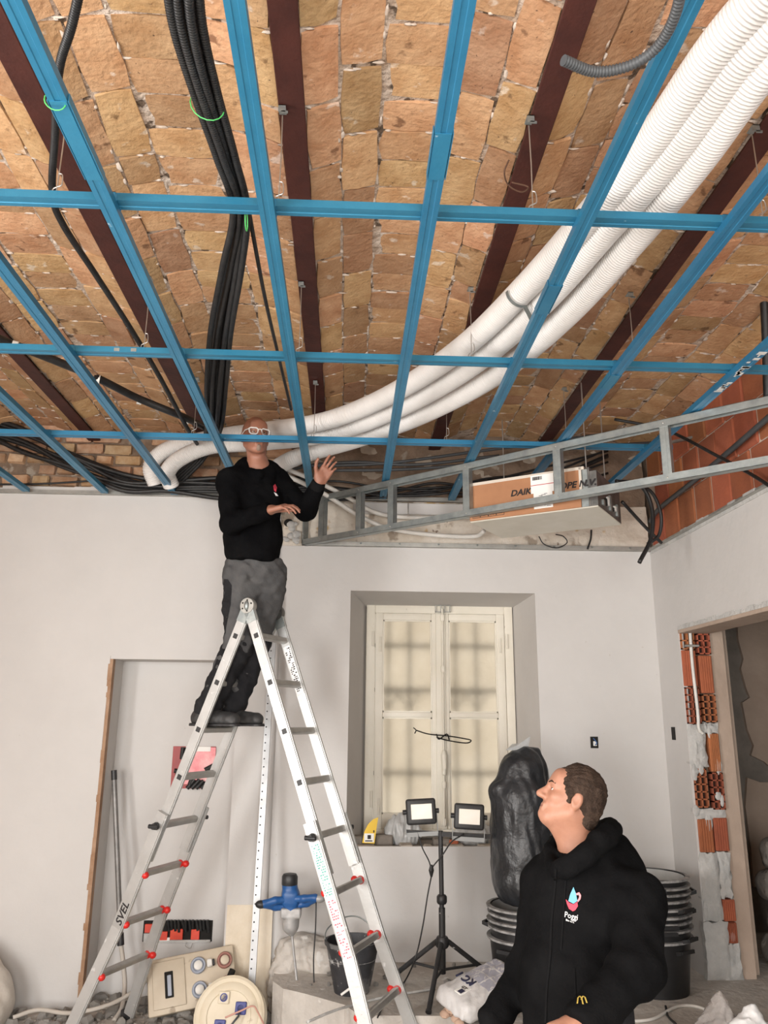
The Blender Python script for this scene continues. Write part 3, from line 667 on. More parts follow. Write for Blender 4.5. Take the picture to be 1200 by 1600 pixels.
for k, pts in enumerate([[(470, 728), (600, 724), (740, 706), (860, 690), (1010, 668)], [(520, 735), (640, 733), (760, 722), (900, 700), (1050, 690)], [(425, 745), (480, 728), (560, 722), (650, 726), (780, 712)]]):
    wallrun('dark_conduit', ['upper', 'lower', 'middle'][k]+' dark conduit sagging across the wall behind the raised hand', pts, .011, M['greyconduit'], 'dark conduits behind the frame', 5.25)
wallrun('black_cable', 'thin black cable on the white plaster strip at far left', [(-20, 757), (60, 756), (130, 752), (200, 745)], .007, Y=5.50)
# slim white pipes behind the frame
hose('white_pipe', 'upper slim white pipe behind the soffit frame', 'pipe', [at(420, 722, 5.2), at(490, 750, 5.3), at(545, 778, 5.42), at(590, 802, 5.47), at(650, 809, 5.48), at(720, 808, 5.48), at(760, 806, 5.45)], .016, M['whitepipe'], 10, group='slim white pipes')
hose('white_pipe', 'lower slim white pipe curling up under the cooling unit', 'pipe', [at(430, 735, 5.2), at(500, 768, 5.36), at(560, 805, 5.42), at(610, 826, 5.45), at(680, 836, 5.45), at(740, 838, 5.44), at(756, 830, 5.3)], .016, M['whitepipe'], 10, group='slim white pipes')
# right hand side runs
hose('black_pipe', 'thick black pipe standing near the right edge, beside blue channel', 'pipe', [at(1196, 325, 3.35), at(1190, 345, 3.35), at(1192, 420, 3.4), at(1197, 520, 3.5), at(1200, 625, 3.6)], .022, M['rubber'], 10)
hose('black_conduit', 'black conduit fixed to the red tiles on the right wall', 'conduit', [atx(1215, 640, XR-.03), atx(1140, 705, XR-.03), atx(1080, 755, XR-.03), atx(1030, 795, XR-.03), atx(1016, 815, XR-.03)], .017, M['greyconduit'], 9)
hose('black_cable', 'black cable crossing down right in front of red tiles', 'cable', [at(960, 655, 4.6), at(1040, 672, 4.5), at(1120, 712, 4.2), at(1175, 742, 3.95), at(1215, 768, 3.75)], .010, M['rubber'], 8)
mb = MB(); mb.bar(at(1010, 700, 4.75), at(1130, 673, 4.75), .03, .016); tag(mb.build('metal_strip', M['galv']), 'loose grey metal strip in front of the red tiled wall', 'metal strip')
hose('black_tube', 'longer black tube hanging below the soffit by the right corner', 'tube', [at(962, 752, 4.62), at(1000, 758, 4.66), at(1018, 792, 4.68), at(1018, 838, 4.66), at(999, 879, 4.62)], .013, M['rubber'], 9, group='black tubes hanging by the corner')
hose('black_tube', 'looped black tube behind the longer one at the right corner', 'tube', [at(966, 762, 4.66), at(1012, 764, 4.74), at(1032, 800, 4.78), at(1030, 835, 4.8), at(1012, 850, 4.8)], .011, M['rubber'], 9, group='black tubes hanging by the corner')
hose('black_tube', 'short straight black tube slanting under the cooling unit', 'tube', [at(972, 784, 4.66), at(1005, 820, 4.8), at(1033, 848, 4.95)], .011, M['rubber'], 9, group='black tubes hanging by the corner')
hose('thin_wire', 'small dark wire loops on the wall under the cooling unit', 'wire', [at(842, 838, 5.5), at(850, 850, 5.5), at(870, 856, 5.5), at(886, 848, 5.5), at(880, 838, 5.5), at(868, 835, 5.5)], .004, M['rubber'], 6)
hose('thin_wire', 'short dark cable stub on the wall under the cooling unit', 'wire', [at(924, 828, 5.5), at(923, 842, 5.5), at(918, 858, 5.5)], .007, M['rubber'], 6)
# ---------------------------------------------------------------- ceiling cooling unit with cardboard cover
UX = Vector((.835, -.55, 0)).normalized(); UY = Vector((-UX.y, UX.x, 0)); UO = Vector((.735, 4.655, 2.925))
ut = thing('cooling_unit', 'flat ceiling cooling unit with brown cardboard front, above soffit frame', 'air conditioner', UO, (0, 0, math.atan2(UX.y, UX.x)))
UW, UD, UH = .79, .50, .245
M['cream_metal'] = mat('unit_underside', (.60, .57, .49), .5, .15, var=(.68, .65, .58), vscale=5)
M['card'] = mat('cardboard', (.36, .17, .085), .85, var=(.41, .20, .10), vscale=8)
M['ink'] = mat('black_ink', (.015, .012, .012), .7); M['paper'] = mat('white_paper', (.82, .81, .78), .8); M['steel_dark'] = mat('dark_steel_end', (.10, .10, .095), .45, .6, var=(.2, .19, .18), vscale=18)
mb = MB(); mb.rbox((0, .006, .006), (UW-.05, UD, UH-.01), .004, 1); mb.build('casing', M['galv'], ut)
mb = MB(); mb.rbox((0, 0, 0), (UW, UD, .008), .003, 1); mb.build('bottom_panel', M['cream_metal'], ut)
mb = MB(); mb.rbox((0, -.004, .008), (UW-.095, .006, UH), .002, 1); cd = mb.build('cardboard_cover', M['card'], ut)
mb = MB(); mb.box((0, -.006, UH-.016), (UW-.07, .02, UH+.002)); mb.box((UW-.10, -.006, .06), (UW-.085, -.003, UH)); mb.build('packing_tape', mat('pale_tape', (.62, .55, .47), .6), cd)
mb = MB(); mb.box((UW-.05, .002, .008), (UW, UD, UH-.03)); mb.rbox((UW-.052, .0, .008), (UW-.04, UD, UH-.005), .002, 1); en = mb.build('end_panel', M['steel_dark'], ut)
for k in range(7):
    mb = MB(); mb.box((UW, .08+.05*k, .03+.01*(k % 3)), (UW+.012, .11+.05*k, .06+.02*(k % 4))); mb.build('terminal', [M['galv'], M['dark'], M['paper']][k % 3], en)
def text(body, size, m, parent, loc, rot, name='lettering', shear=0., bold=0., align='LEFT', ext=.0008, sx=1.):
    c = bpy.data.curves.new(name, 'FONT'); c.body = body; c.size = size; c.shear = shear; c.offset = bold; c.align_x = align; c.extrude = ext; c.resolution_u = 3
    tmp = bpy.data.objects.new(name, c); COL.objects.link(tmp)
    dg = bpy.context.evaluated_depsgraph_get(); me = bpy.data.meshes.new_from_object(tmp.evaluated_get(dg))
    bpy.data.objects.remove(tmp); me.materials.clear(); me.materials.append(m)
    o = link(bpy.data.objects.new(name, me), parent); o.location = loc; o.rotation_euler = rot; o.scale = (sx, 1, 1); return o
text('DAIKIN EUROPE N.V.', .052, M['ink'], cd, (.27, -.0055, .128), (PI/2, 0, 0), shear=.25, bold=.0016, sx=1.06)
mb = MB(); mb.box((.40, -.0075, .125), (.54, -.0055, .235)); mb.build('shipping_label', M['paper'], cd)
mb = MB(); mb.box((.415, -.0075, .03), (.53, -.0055, .125)); lb_ = mb.build('shipping_label', M['paper'], cd)
mb = MB(); mb.box((.40, -.0082, .172), (.54, -.0076, .176)); mb.build('label_stripe', mat('red_ink', (.45, .03, .03), .7), cd)
mb = MB()
for k in range(10): mb.box((.412+k*.006, -.0084, .205), (.415+k*.006+random.uniform(0, .002), -.0076, .226))
for k in range(16): mb.box((.42+random.uniform(0, .09), -.0084, .04+.005*k), (.432+random.uniform(0, .09), -.0076, .0425+.005*k))
mb.build('label_print', M['ink'], cd)['kind'] = 'stuff'
for k in range(4):
    mb = MB(); x = .02+k*.052; w_ = .048; h_ = .046; z = .022
    for a, b in (((x, z), (x+w_, z+.0025)), ((x, z+h_), (x+w_, z+h_+.0025)), ((x, z), (x+.0025, z+h_)), ((x+w_, z), (x+w_+.0025, z+h_))): mb.box((a[0], -.0055, a[1]), (b[0], -.0042, b[1]))
    if k == 0: mb.prism([(x+.01, z+.034), (x+.038, z+.034), (x+.034, z+.018), (x+.026, z+.013), (x+.026, z+.008), (x+.022, z+.008), (x+.022, z+.013), (x+.014, z+.018)], .0042, .0055, Matrix(((1,0,0,0),(0,0,-1,0),(0,1,0,0),(0,0,0,1))))
    if k == 2:
        for dx in (.012, .03): mb.box((x+dx, -.0055, z+.008), (x+dx+.004, -.0042, z+.036)); mb.box((x+dx-.004, -.0055, z+.03), (x+dx+.008, -.0042, z+.033))
    if k == 3: mb.box((x+.008, -.0055, z+.012), (x+.04, -.0042, z+.015)); mb.box((x+.014, -.0055, z+.02), (x+.034, -.0042, z+.034))
    mb.build('printed_symbol', M['ink'], cd)
text('6', .038, M['ink'], cd, (.085, -.0055, .030), (PI/2, 0, 0))
for x, y in ((.05, .45), (.72, .05), (.72, .45)):
    mb = MB(); mb.tube([(x, y, UH-.06), (x, y, HB+.03-UO.z)], .004, 6); mb.build('threaded_rod', M['wire'], ut)
# ================================================================== SDF MODELLING (organic shapes become one continuous mesh)
def smin(a, b, k):
    if k <= 0: return np.minimum(a, b)
    h = np.clip(.5+.5*(b-a)/k, 0, 1); return b*(1-h)+a*h-k*h*(1-h)
def smax(a, b, k): return -smin(-a, -b, k)
class S:
    """signed-distance sculpt: list of (op, fn, k)"""
    def __init__(s): s.ops = []
    def cone(s, a, b, ra, rb=None, k=.02, op='u'):
        a = np.array(a, np.float32); b = np.array(b, np.float32); rb = ra if rb is None else rb; d = b-a; L2 = max(float(d@d), 1e-9)
        def f(P):
            t = np.clip(((P-a)@d)/L2, 0, 1); return np.linalg.norm(P-a-t[:, None]*d, axis=1)-(ra+(rb-ra)*t)
        s.ops.append((op, f, k)); return s
    def ell(s, c, r, R=None, k=.02, op='u'):
        c = np.array(c, np.float32); r = np.array(r, np.float32); R = None if R is None else np.array(R, np.float32)
        def f(P):
            q = P-c
            if R is not None: q = q@R
            k0 = np.linalg.norm(q/r, axis=1); k1 = np.linalg.norm(q/(r*r), axis=1); return k0*(k0-1)/np.maximum(k1, 1e-6)
        s.ops.append((op, f, k)); return s
    def box(s, c, h, r=.01, R=None, k=.02, op='u'):
        c = np.array(c, np.float32); h = np.array(h, np.float32)-r; R = None if R is None else np.array(R, np.float32)
        def f(P):
            q = P-c
            if R is not None: q = q@R
            q = np.abs(q)-h; return np.linalg.norm(np.maximum(q, 0), axis=1)+np.minimum(q.max(1), 0)-r
        s.ops.append((op, f, k)); return s
    def disp(s, fn): s.ops.append(('d', fn, 0)); return s
    def eval(s, P):
        d = np.full(len(P), 9., np.float32)
        for op, f, k in s.ops:
            if op == 'u': d = smin(d, f(P), k)
            elif op == 's': d = smax(d, -f(P), k)
            elif op == 'i': d = smax(d, f(P), k)
            else: d = d+f(P)
        return d
    def mesh(s, name, lo, hi, h, m, smooth=True):
        lo = np.array(lo, np.float32); hi = np.array(hi, np.float32); C = 4
        n = (np.ceil((hi-lo)/(h*C)).astype(int)+1)
        ax = [lo[i]+h*C*(np.arange(n[i])+.375) for i in range(3)]
        G = np.stack(np.meshgrid(*ax, indexing='ij'), -1).reshape(-1, 3).astype(np.float32)
        co = s.eval(G).reshape(n)
        F = np.repeat(np.repeat(np.repeat(co, C, 0), C, 1), C, 2)
        act = np.abs(F) < h*C*1.6+.012
        ids = np.argwhere(act); P = (lo+ids*h).astype(np.float32)
        F[act] = s.eval(P)
        I = F < 0
        c8 = [I[i:I.shape[0]-1+i, j:I.shape[1]-1+j, k:I.shape[2]-1+k] for i in (0, 1) for j in (0, 1) for k in (0, 1)]
        sm = sum(c.astype(np.int8) for c in c8); cells = np.argwhere((sm > 0) & (sm < 8))
        vid = -np.ones(sm.shape, np.int64); vid[tuple(cells.T)] = np.arange(len(cells))
        acc = np.zeros((len(cells), 3)); cnt = np.zeros(len(cells))
        offs = [(i, j, k) for i in (0, 1) for j in (0, 1) for k in (0, 1)]
        for a in range(8):
            for b in range(a+1, 8):
                oa, ob = np.array(offs[a]), np.array(offs[b])
                if np.abs(oa-ob).sum() != 1: continue
                fa = F[tuple((cells+oa).T)]; fb = F[tuple((cells+ob).T)]; x = (fa < 0) != (fb < 0)
                t = np.where(x, fa/np.where(np.abs(fa-fb) < 1e-9, 1, fa-fb), 0)
                acc += np.where(x[:, None], oa+(ob-oa)*t[:, None], 0); cnt += x
        vv = lo+h*(cells+acc/cnt[:, None])
        faces = []
        for axis in range(3):
            sl0 = [slice(None)]*3; sl1 = [slice(None)]*3; sl0[axis] = slice(0, -1); sl1[axis] = slice(1, None)
            A, B = I[tuple(sl0)], I[tuple(sl1)]; e = np.argwhere(A != B); u, v = (axis+1) % 3, (axis+2) % 3
            e = e[(e[:, u] > 0) & (e[:, v] > 0) & (e[:, u] < sm.shape[u]) & (e[:, v] < sm.shape[v])]
            du = np.zeros(3, int); du[u] = 1; dv = np.zeros(3, int); dv[v] = 1
            q = np.stack([vid[tuple((e-du-dv).T)], vid[tuple((e-dv).T)], vid[tuple(e.T)], vid[tuple((e-du).T)]], 1)
            fl = B[tuple(e.T)]; q[fl] = q[fl][:, ::-1]; faces.append(q)
        faces = np.concatenate(faces); faces = faces[(faces >= 0).all(1)]
        me = bpy.data.meshes.new(name); me.from_pydata(vv.tolist(), [], faces.tolist()); me.materials.append(m)
        if smooth: me.shade_smooth()
        me.update(); return me
    def build(s, name, lo, hi, h, m, parent=None): return link(bpy.data.objects.new(name, s.mesh(name, lo, hi, h, m)), parent)
def wrinkle(amp, fr, seed=0):
    r = np.random.default_rng(seed); D = r.normal(size=(7, 3)).astype(np.float32); ph = r.uniform(0, 6.28, 7)
    def f(P):
        o = 0
        for i in range(7): o = o+np.sin(P@D[i]*fr*(1+.35*i)+ph[i]+1.3*np.sin(P@D[(i+3) % 7]*fr*.6))/(1+.4*i)
        return (amp*o/2).astype(np.float32)
    return f

# ================================================================== WINDOW
win = empty('window_1', (0, 0, 0)); struct(win)
def wbox(name, x0, x1, z0, z1, y0=IY, y1=IY+.05, par=win, b=.005, m=M['winpaint']):
    mb = MB(); mb.rbox((x0, y0, z0), (x1, y1, z1), b, 2); return mb.build(name, m, par, 40)
wbox('frame_side', IX0-.01, .205, .97, 2.60, IY, IY+.07); wbox('frame_side', 1.19, IX1+.01, .97, 2.60, IY, IY+.07); wbox('frame_head', .205, 1.19, 2.535, 2.60, IY, IY+.07); wbox('frame_sill', .205, 1.19, .955, 1.0, IY-.02, IY+.08)
M['frost'] = mat('dirty_glass', (.95, .90, .81), .62, var=(.80, .74, .64), vscale=3.2, bump=.002, bscale=30, **{'Transmission Weight': 1.0, 'IOR': 1.12})
for k, (x0, x1, g0, g1) in enumerate(((.208, .692, .266, .632), (.704, 1.187, .763, 1.125))):
    c = empty('casement'); c.parent = win; y = IY-.008
    wbox('stile', x0, g0, 1.0, 2.535, y, y+.045, c); wbox('stile', g1, x1, 1.0, 2.535, y, y+.045, c)
    wbox('rail', g0, g1, 1.0, 1.10, y+.001, y+.045, c); wbox('rail', g0, g1, 2.482, 2.534, y+.001, y+.045, c); wbox('rail', g0, g1, 1.768, 1.806, y+.001, y+.045, c)
    for z0, z1 in ((1.10, 1.768), (1.806, 2.482)):
        mb = MB(); mb.box((g0-.004, y+.02, z0-.004), (g1+.004, y+.024, z1+.004)); mb.build('pane', M['frost'], c)
        mb = MB()
        for a, b, c0, d in ((g0, g0+.009, z0, z1), (g1-.009, g1, z0, z1), (g0, g1, z0, z0+.009), (g0, g1, z1-.009, z1)): mb.box((a, y+.008, c0), (b, y+.02, d))
        mb.build('glazing_bead', M['winpaint'], c)
mb = MB(); mb.rbox((.662, IY-.022, 1.0), (.735, IY-.006, 2.535), .006, 2); mb.build('astragal', M['winpaint'], win, 40)
mb = MB(); mb.tube([(.712, IY-.032, 1.02), (.712, IY-.032, 2.57)], .008, 8)
bo = mb.build('bolt_rod', M['winpaint'], win, 60)
for z in (2.50, 2.12, 1.30, 1.05):
    mb = MB(); mb.rbox((.697, IY-.042, z-.025), (.727, IY-.02, z+.025), .008, 2); mb.build('bolt_guide', M['winpaint'], bo, 40)
sd = S().cone((.712, IY-.045, 1.53), (.712, IY-.05, 1.38), .013, .016).cone((.712, IY-.05, 1.50), (.715, IY-.06, 1.42), .018, .012); sd.build('bolt_handle', (.66, IY-.1, 1.33), (.76, IY-.01, 1.58), .005, M['winpaint'], bo)
mb = MB()
for a, b in (((.66, 2.545), (.775, 2.55)), ((.66, 2.595), (.775, 2.60)), ((.66, 2.545), (.665, 2.60)), ((.77, 2.545), (.775, 2.60)), ((.70, 2.545), (.705, 2.60)), ((.73, 2.545), (.735, 2.60))): mb.box((a[0], IY-.03, a[1]), (b[0], IY-.005, b[1]))
mb.build('top_catch', M['dgalv'], win)
for x, zs in ((.19, (2.34, 1.2)), (.245, (2.30, 1.15)), (1.205, (2.33,)), (1.152, (2.30,))):
    for z in zs:
        mb = MB(); mb.tube([(x, IY-.012, z-.055), (x, IY-.012, z+.055)], .008, 8); mb.build('hinge', M['winpaint'], win, 60)
hk = hose('wire_hook', 'dark bent wire hook tied across the window bolt', 'wire', [at(650, 1141, IY-.06), at(670, 1147, IY-.06), at(700, 1150, IY-.06), at(725, 1154, IY-.06), at(736, 1157, IY-.06), at(728, 1161, IY-.06), at(700, 1157, IY-.06), at(682, 1152, IY-.06)], .0045, M['dark'], 7)
mb = MB(); mb.tube(smoothpath([at(646, 1137, IY-.065), at(650, 1141, IY-.06), at(648, 1146, IY-.065)], 4), .004, 6); mb.tube(smoothpath([at(682, 1147, IY-.062), at(686, 1155, IY-.07), at(698, 1147, IY-.06), at(702, 1156, IY-.07)], 4), .005, 6); mb.build('wire_twist', M['dark'], hk)['kind'] = 'stuff'
# iron grille outside and the facade across the street
gt = thing('window_grille', 'dark iron window grille blurred behind the dirty panes', 'grille', (.7, 6.42, 1.0))
M['iron'] = mat('iron_bars', (.03, .03, .03), .6)
for x in (.33, .50, .87, 1.04):
    mb = MB(); mb.tube([(x-.7, 0, -.1), (x-.7, 0, 1.7)], .012, 8); mb.build('bar', M['iron'], gt)
for z in (2.33, 1.98, 1.35):
    mb = MB(); mb.bar((-.72, 0, z-1.0), (.67, 0, z-1.0), .02, .03); mb.build('cross_bar', M['iron'], gt)
for x in (.33, .50, .87, 1.04):
    for sg in (-1, 1):
        mb = MB(); mb.tube(smoothpath([(x-.7, 0, .84), (x-.7+sg*.07, 0, .92), (x-.7+sg*.05, 0, .97), (x-.7+sg*.02, 0, .95)], 5), .008, 6); mb.build('scroll', M['iron'], gt)
mb = MB(); mb.box((-6, 10.2, -2), (9, 10.35, 8)); struct(mb.build('wall_opposite', mat('facade', (.80, .70, .56), .9, var=(.72, .62, .49), vscale=1.5)))
# things on the sill
M['yellow'] = mat('yellow_plastic', (.80, .53, .02), .45, var=(.74, .47, .02), vscale=8)
SY = YW+.10
pp = [at(x, y, SY) for x, y in ((566, 1317), (569, 1300), (575, 1288), (583, 1280), (591, 1277), (588, 1297), (585, 1318))]
sp = thing('plaster_scraper', 'yellow quarter-round plaster scraper standing on the broken window sill', 'scraper', (0, 0, 0))
mb = MB(); mb.prism([(p.x, p.z) for p in pp], -.004, .004, Matrix(((1,0,0,0),(0,0,-1,SY),(0,1,0,0),(0,0,0,1)))); mb.build('blade', M['yellow'], sp)
q = at(569, 1316, SY-.006); mb = MB(); mb.box((q.x, q.y, q.z), (q.x+.065, q.y+.001, q.z+.055)); st = mb.build('sticker', M['paper'], sp)
mb = MB(); mb.box((q.x+.022, q.y-.001, q.z+.02), (q.x+.045, q.y, q.z+.045)); mb.box((q.x+.006, q.y-.001, q.z+.005), (q.x+.055, q.y, q.z+.012)); mb.box((q.x+.06, q.y-.001, q.z+.06), (q.x+.068, q.y, q.z+.075)); x_ = mb.build('sticker_print', M['ink'], sp); x_['kind'] = 'stuff'
M['greybag'] = mat('grey_plastic_bag', (.42, .43, .43), .3, var=(.56, .57, .57), vscale=10, bump=.006, bscale=30)
def bag(name, label, cat, c, r, h, m, amp=.012, fr=30, seed=1, extra=None, grp=None):
    s = S().ell(c, r, k=.03)
    if extra: 
        for e in extra: s.ell(*e, k=.04)
    s.disp(wrinkle(amp, fr, seed)); L = [c[i]-r[i]*1.7-.05 for i in range(3)]; H = [c[i]+r[i]*1.7+.05 for i in range(3)]
    return tag(s.build(name, L, H, h, m), label, cat, grp)
c = at(630, 1300, SY+.12); bag('plastic_bag', 'crumpled grey plastic bag on the sill behind left floodlight', 'plastic bag', c, (.13, .09, .115), .007, M['greybag'], seed=3)
c = at(742, 1306, SY+.10); bag('plastic_bag', 'crumpled grey plastic bag on the sill under right floodlight', 'plastic bag', c, (.15, .09, .075), .007, M['greybag'], seed=5)
mb = MB(); c = at(709, 1316, SY); mb.rbox((c.x-.03, c.y-.02, c.z-.012), (c.x+.03, c.y+.02, c.z+.016), .006, 1); tag(mb.build('brick_shard', M['terracotta']), 'small orange brick shard on the sill between the bags', 'brick')
for k, (x, y) in enumerate(((600, 1306), (775, 1308), (690, 1312), (553, 1308))):
    mb = MB(); c = at(x, y, SY+.08); mb.rbox((c.x-.06, c.y-.05, WZ0-.02), (c.x+.06, c.y+.05, c.z+.01), .01, 1); tag(mb.build('rubble_lump', M['cement_dark']), ['dark rubble lump on the sill right of yellow scraper', 'dark rubble lump at the right end of the sill', 'dark rubble lump on the sill behind the lamp pole', 'dark rubble lump at the left end of the sill'][k], 'rubble', 'rubble lumps on the sill')
# switch boxes
for k, (a, b) in enumerate(((at(922, 1151, YW), at(935, 1169, YW)),)):
    t = thing('switch_box', 'small open switch box in the white wall right of the window', 'switch box')
    mb = MB(); mb.box((a.x, YW-.004, b.z), (b.x, YW-.001, a.z)); mb.build('box_back', M['dark'], t)
    mb = MB(); mb.box((a.x+.018, YW-.007, b.z+.015), (b.x-.012, YW-.004, a.z-.03)); mb.build('wire_end', M['paper'], t)
    mb = MB(); mb.tube(smoothpath([(a.x+.02, YW-.008, a.z-.01), (a.x+.04, YW-.012, a.z-.04), (a.x+.03, YW-.008, b.z+.02)], 4), .004, 6); mb.build('wire_end', mat('blue_wire', (.05, .12, .3), .5), t)
a = atx(1050, 1136, XR); b = atx(1052, 1156, XR)
mb = MB(); mb.box((XR-.003, a.y-.05, b.z), (XR-.0005, a.y+.01, a.z)); tag(mb.build('switch_box', M['dark']), 'narrow dark switch box on right wall beside the doorway', 'switch box')
# electrical boxes in the niche
M['redbox'] = mat('red_plastic', (.26, .012, .012), .45, var=(.35, .02, .015), vscale=10); M['orange'] = mat('orange_plastic', (.72, .075, .03), .45, var=(.6, .05, .03), vscale=14)
M['pink'] = mat('pink_dusty_plastic', (.80, .22, .25), .55, var=(.90, .55, .55), vscale=9)
a = at(271, 1166, NB); b = at(334, 1232, NB); yb = NB-.003
t = thing('junction_box', 'red electrical junction box with pink cover in the niche wall', 'junction box')
def eb(x0, x1, z0, z1, m, nm, par, y0=-.008, y1=-.001): mb = MB(); mb.rbox((x0, NB+y0, z0), (x1, NB+y1, z1), .0015, 1); return mb.build(nm, m, par)
W_, H_ = b.x-a.x, a.z-b.z
eb(a.x, b.x, b.z, a.z, M['redbox'], 'box', t, -.005, 0)
eb(a.x+W_*.28, b.x, b.z+H_*.1, a.z-H_*.02, M['pink'], 'cover', t, -.012, -.004)
eb(a.x+W_*.3, b.x-W_*.12, a.z-H_*.12, a.z, M['paper'], 'paper_strip', t, -.016, -.012)
def stub(px, py, qx, qy, r, m, par, Y=NB-.025): mb = MB(); mb.tube([at(px, py, Y), at(qx, qy, Y+.01)], r, 9); return mb.build('conduit_stub', m, par, 60)
for (p0, p1, q0, q1) in ((286, 1168, 284, 1186), (292, 1168, 291, 1184), (272, 1204, 284, 1206), (274, 1209, 284, 1210), (320, 1203, 333, 1196), (322, 1207, 333, 1200), (292, 1232, 304, 1218), (299, 1232, 312, 1218), (306, 1232, 318, 1220), (314, 1232, 324, 1222), (296, 1226, 300, 1216)): stub(p0, p1, q0, q1, .015, M['rubber'], t)
a = at(225, 1438, NB); b = at(331, 1471, NB); W_, H_ = b.x-a.x, a.z-b.z
t = thing('junction_box', 'long red junction box full of black conduit ends near the floor', 'junction box')
eb(a.x, b.x, b.z, a.z, M['dark'], 'box', t, -.005, 0)
for f0, f1, g0, g1 in ((.03, .2, .45, .85), (.40, .58, .12, .62), (.70, .82, .12, .60), (.22, .36, .1, .5)): eb(a.x+W_*f0, a.x+W_*f1, b.z+H_*g0, b.z+H_*g1, M['orange'], 'insert', t, -.022, -.004)
eb(a.x+W_*.02, a.x+W_*.15, b.z+H_*.08, b.z+H_*.42, M['cement'], 'plaster_blob', t, -.02, -.004); eb(a.x+W_*.18, a.x+W_*.4, b.z+H_*.06, b.z+H_*.22, M['paper'], 'paper_strip', t, -.02, -.004); eb(a.x+W_*.02, b.x-W_*.02, b.z-.004, b.z+H_*.1, M['cement'], 'lower_lip', t, -.016, -.002)
for k in range(12):
    x = 262+k*5.6; stub(x, 1438, x+1+random.uniform(-1, 3), 1453+random.uniform(-2, 4), .0115, M['rubber'], t)
hose('loose_wire', 'thin pale wire loop under the lower junction box', 'wire', [at(292, 1472, NB-.02), at(290, 1478, NB-.02), at(297, 1482, NB-.02), at(301, 1474, NB-.02)], .002, M['wire'], 5)
# leaning poles
pl = thing('pole', 'dark metal pole leaning against the niche side behind the ladder', 'pole')
mb = MB(); p0, p1 = at(178, 1204, 5.64), at(188, 1458, 5.60); mb.tube([p0, p1], .017, 12); mb.build('shaft', mat('pole_steel', (.16, .155, .15), .5, .6, var=(.30, .29, .28), vscale=8), pl, 60)
mb = MB(); mb.tube([p0+(p0-p1).normalized()*.002, p0+(p1-p0).normalized()*.06], .0195, 12); mb.build('cap', M['black_p'], pl, 60)
mb = MB(); mb.tube([p1, p1+(p1-p0).normalized()*.07], .022, 12); mb.build('end_clamp', M['black_p'], pl, 60)
hose('pale_hose', 'pale hose hanging under the leaning dark pole', 'hose', [p1+(p1-p0).normalized()*.06, at(192, 1500, 5.6), at(195, 1540, 5.58), at(190, 1575, 5.45), at(178, 1595, 5.36)], .014, mat('pale_hose', (.50, .46, .41), .7), 9)
se = thing('straightedge', 'long perforated metal straightedge leaning against the corner behind the ladder', 'straightedge')
p0 = at(431, 925, YW-.06); p1 = at(393, 1540, 5.30); d = (p1-p0); L = d.length; d.normalize()
mb = MB(); mb.bar(p0, p1, .040, .006, (0, -1, .3)); mb.bar(p0+Vector((.019, .01, 0)), p1+Vector((.019, .01, 0)), .004, .03, (0, -1, .3)); mb.build('bar', mat('straightedge_zinc', (.40, .41, .42), .45, .5, var=(.52, .53, .54), vscale=8), se)
hm = MB(); hm.rbox((-.008, -.002, -.004), (.008, .002, .004), .0015, 1); hme = hm.mesh('slot', M['dark'])
for k in range(46):
    o = link(bpy.data.objects.new('slot', hme), se); o.location = p0+d*(.06+k*(L-.1)/46)+Vector((-.008, -.0055, 0)); o.scale = (.5, 1, 1)
# ================================================================== LADDER
Hn = Vector((-.577, 4.570, 2.382)); RD = Vector((.40, .9165, 0)); E_ = Vector((.9165, -.40, 0)); LW = .345
lad = thing('folding_ladder', 'aluminium telescopic folding ladder with red locking knobs, carrying the bald worker', 'ladder', (Hn.x, Hn.y, 0))
LO = Vector((Hn.x, Hn.y, 0))
M['alu'] = mat('aluminium', (.52, .52, .51), .40, .5, var=(.44, .44, .43), vscale=6, bump=.0008, bscale=60, spots=[((.64, .64, .63), 22, .66)])
M['alu_d'] = mat('aluminium_rung', (.42, .41, .39), .42, .7, var=(.34, .33, .31), vscale=12)
M['redknob'] = mat('red_knob', (.62, .02, .015), .4)
def railbar(a, b, name, dirv, wd=.064, th=.026, par=None, m=None):
    """rail from a to b, broad face across the rung direction"""
    mb = MB(); d = (b-a); L = d.length; d.normalize(); n = RD.cross(d).normalized()
    Mx = frameM(a-LO, n, RD, d); t = bmesh.new(); bmesh.ops.create_cube(t, size=1)
    for v in t.verts: v.co = Vector((v.co.x*wd, v.co.y*th, (v.co.z+.5)*L))
    bmesh.ops.bevel(t, geom=[e for e in t.edges if abs((e.verts[0].co-e.verts[1].co).z) > L*.5], offset=.006, segments=2, affect='EDGES')
    mb.merge(t, Mx); o = mb.build(name, m or M['alu'], lad, 40); return o, Mx, L
S0, PT = .185, .28
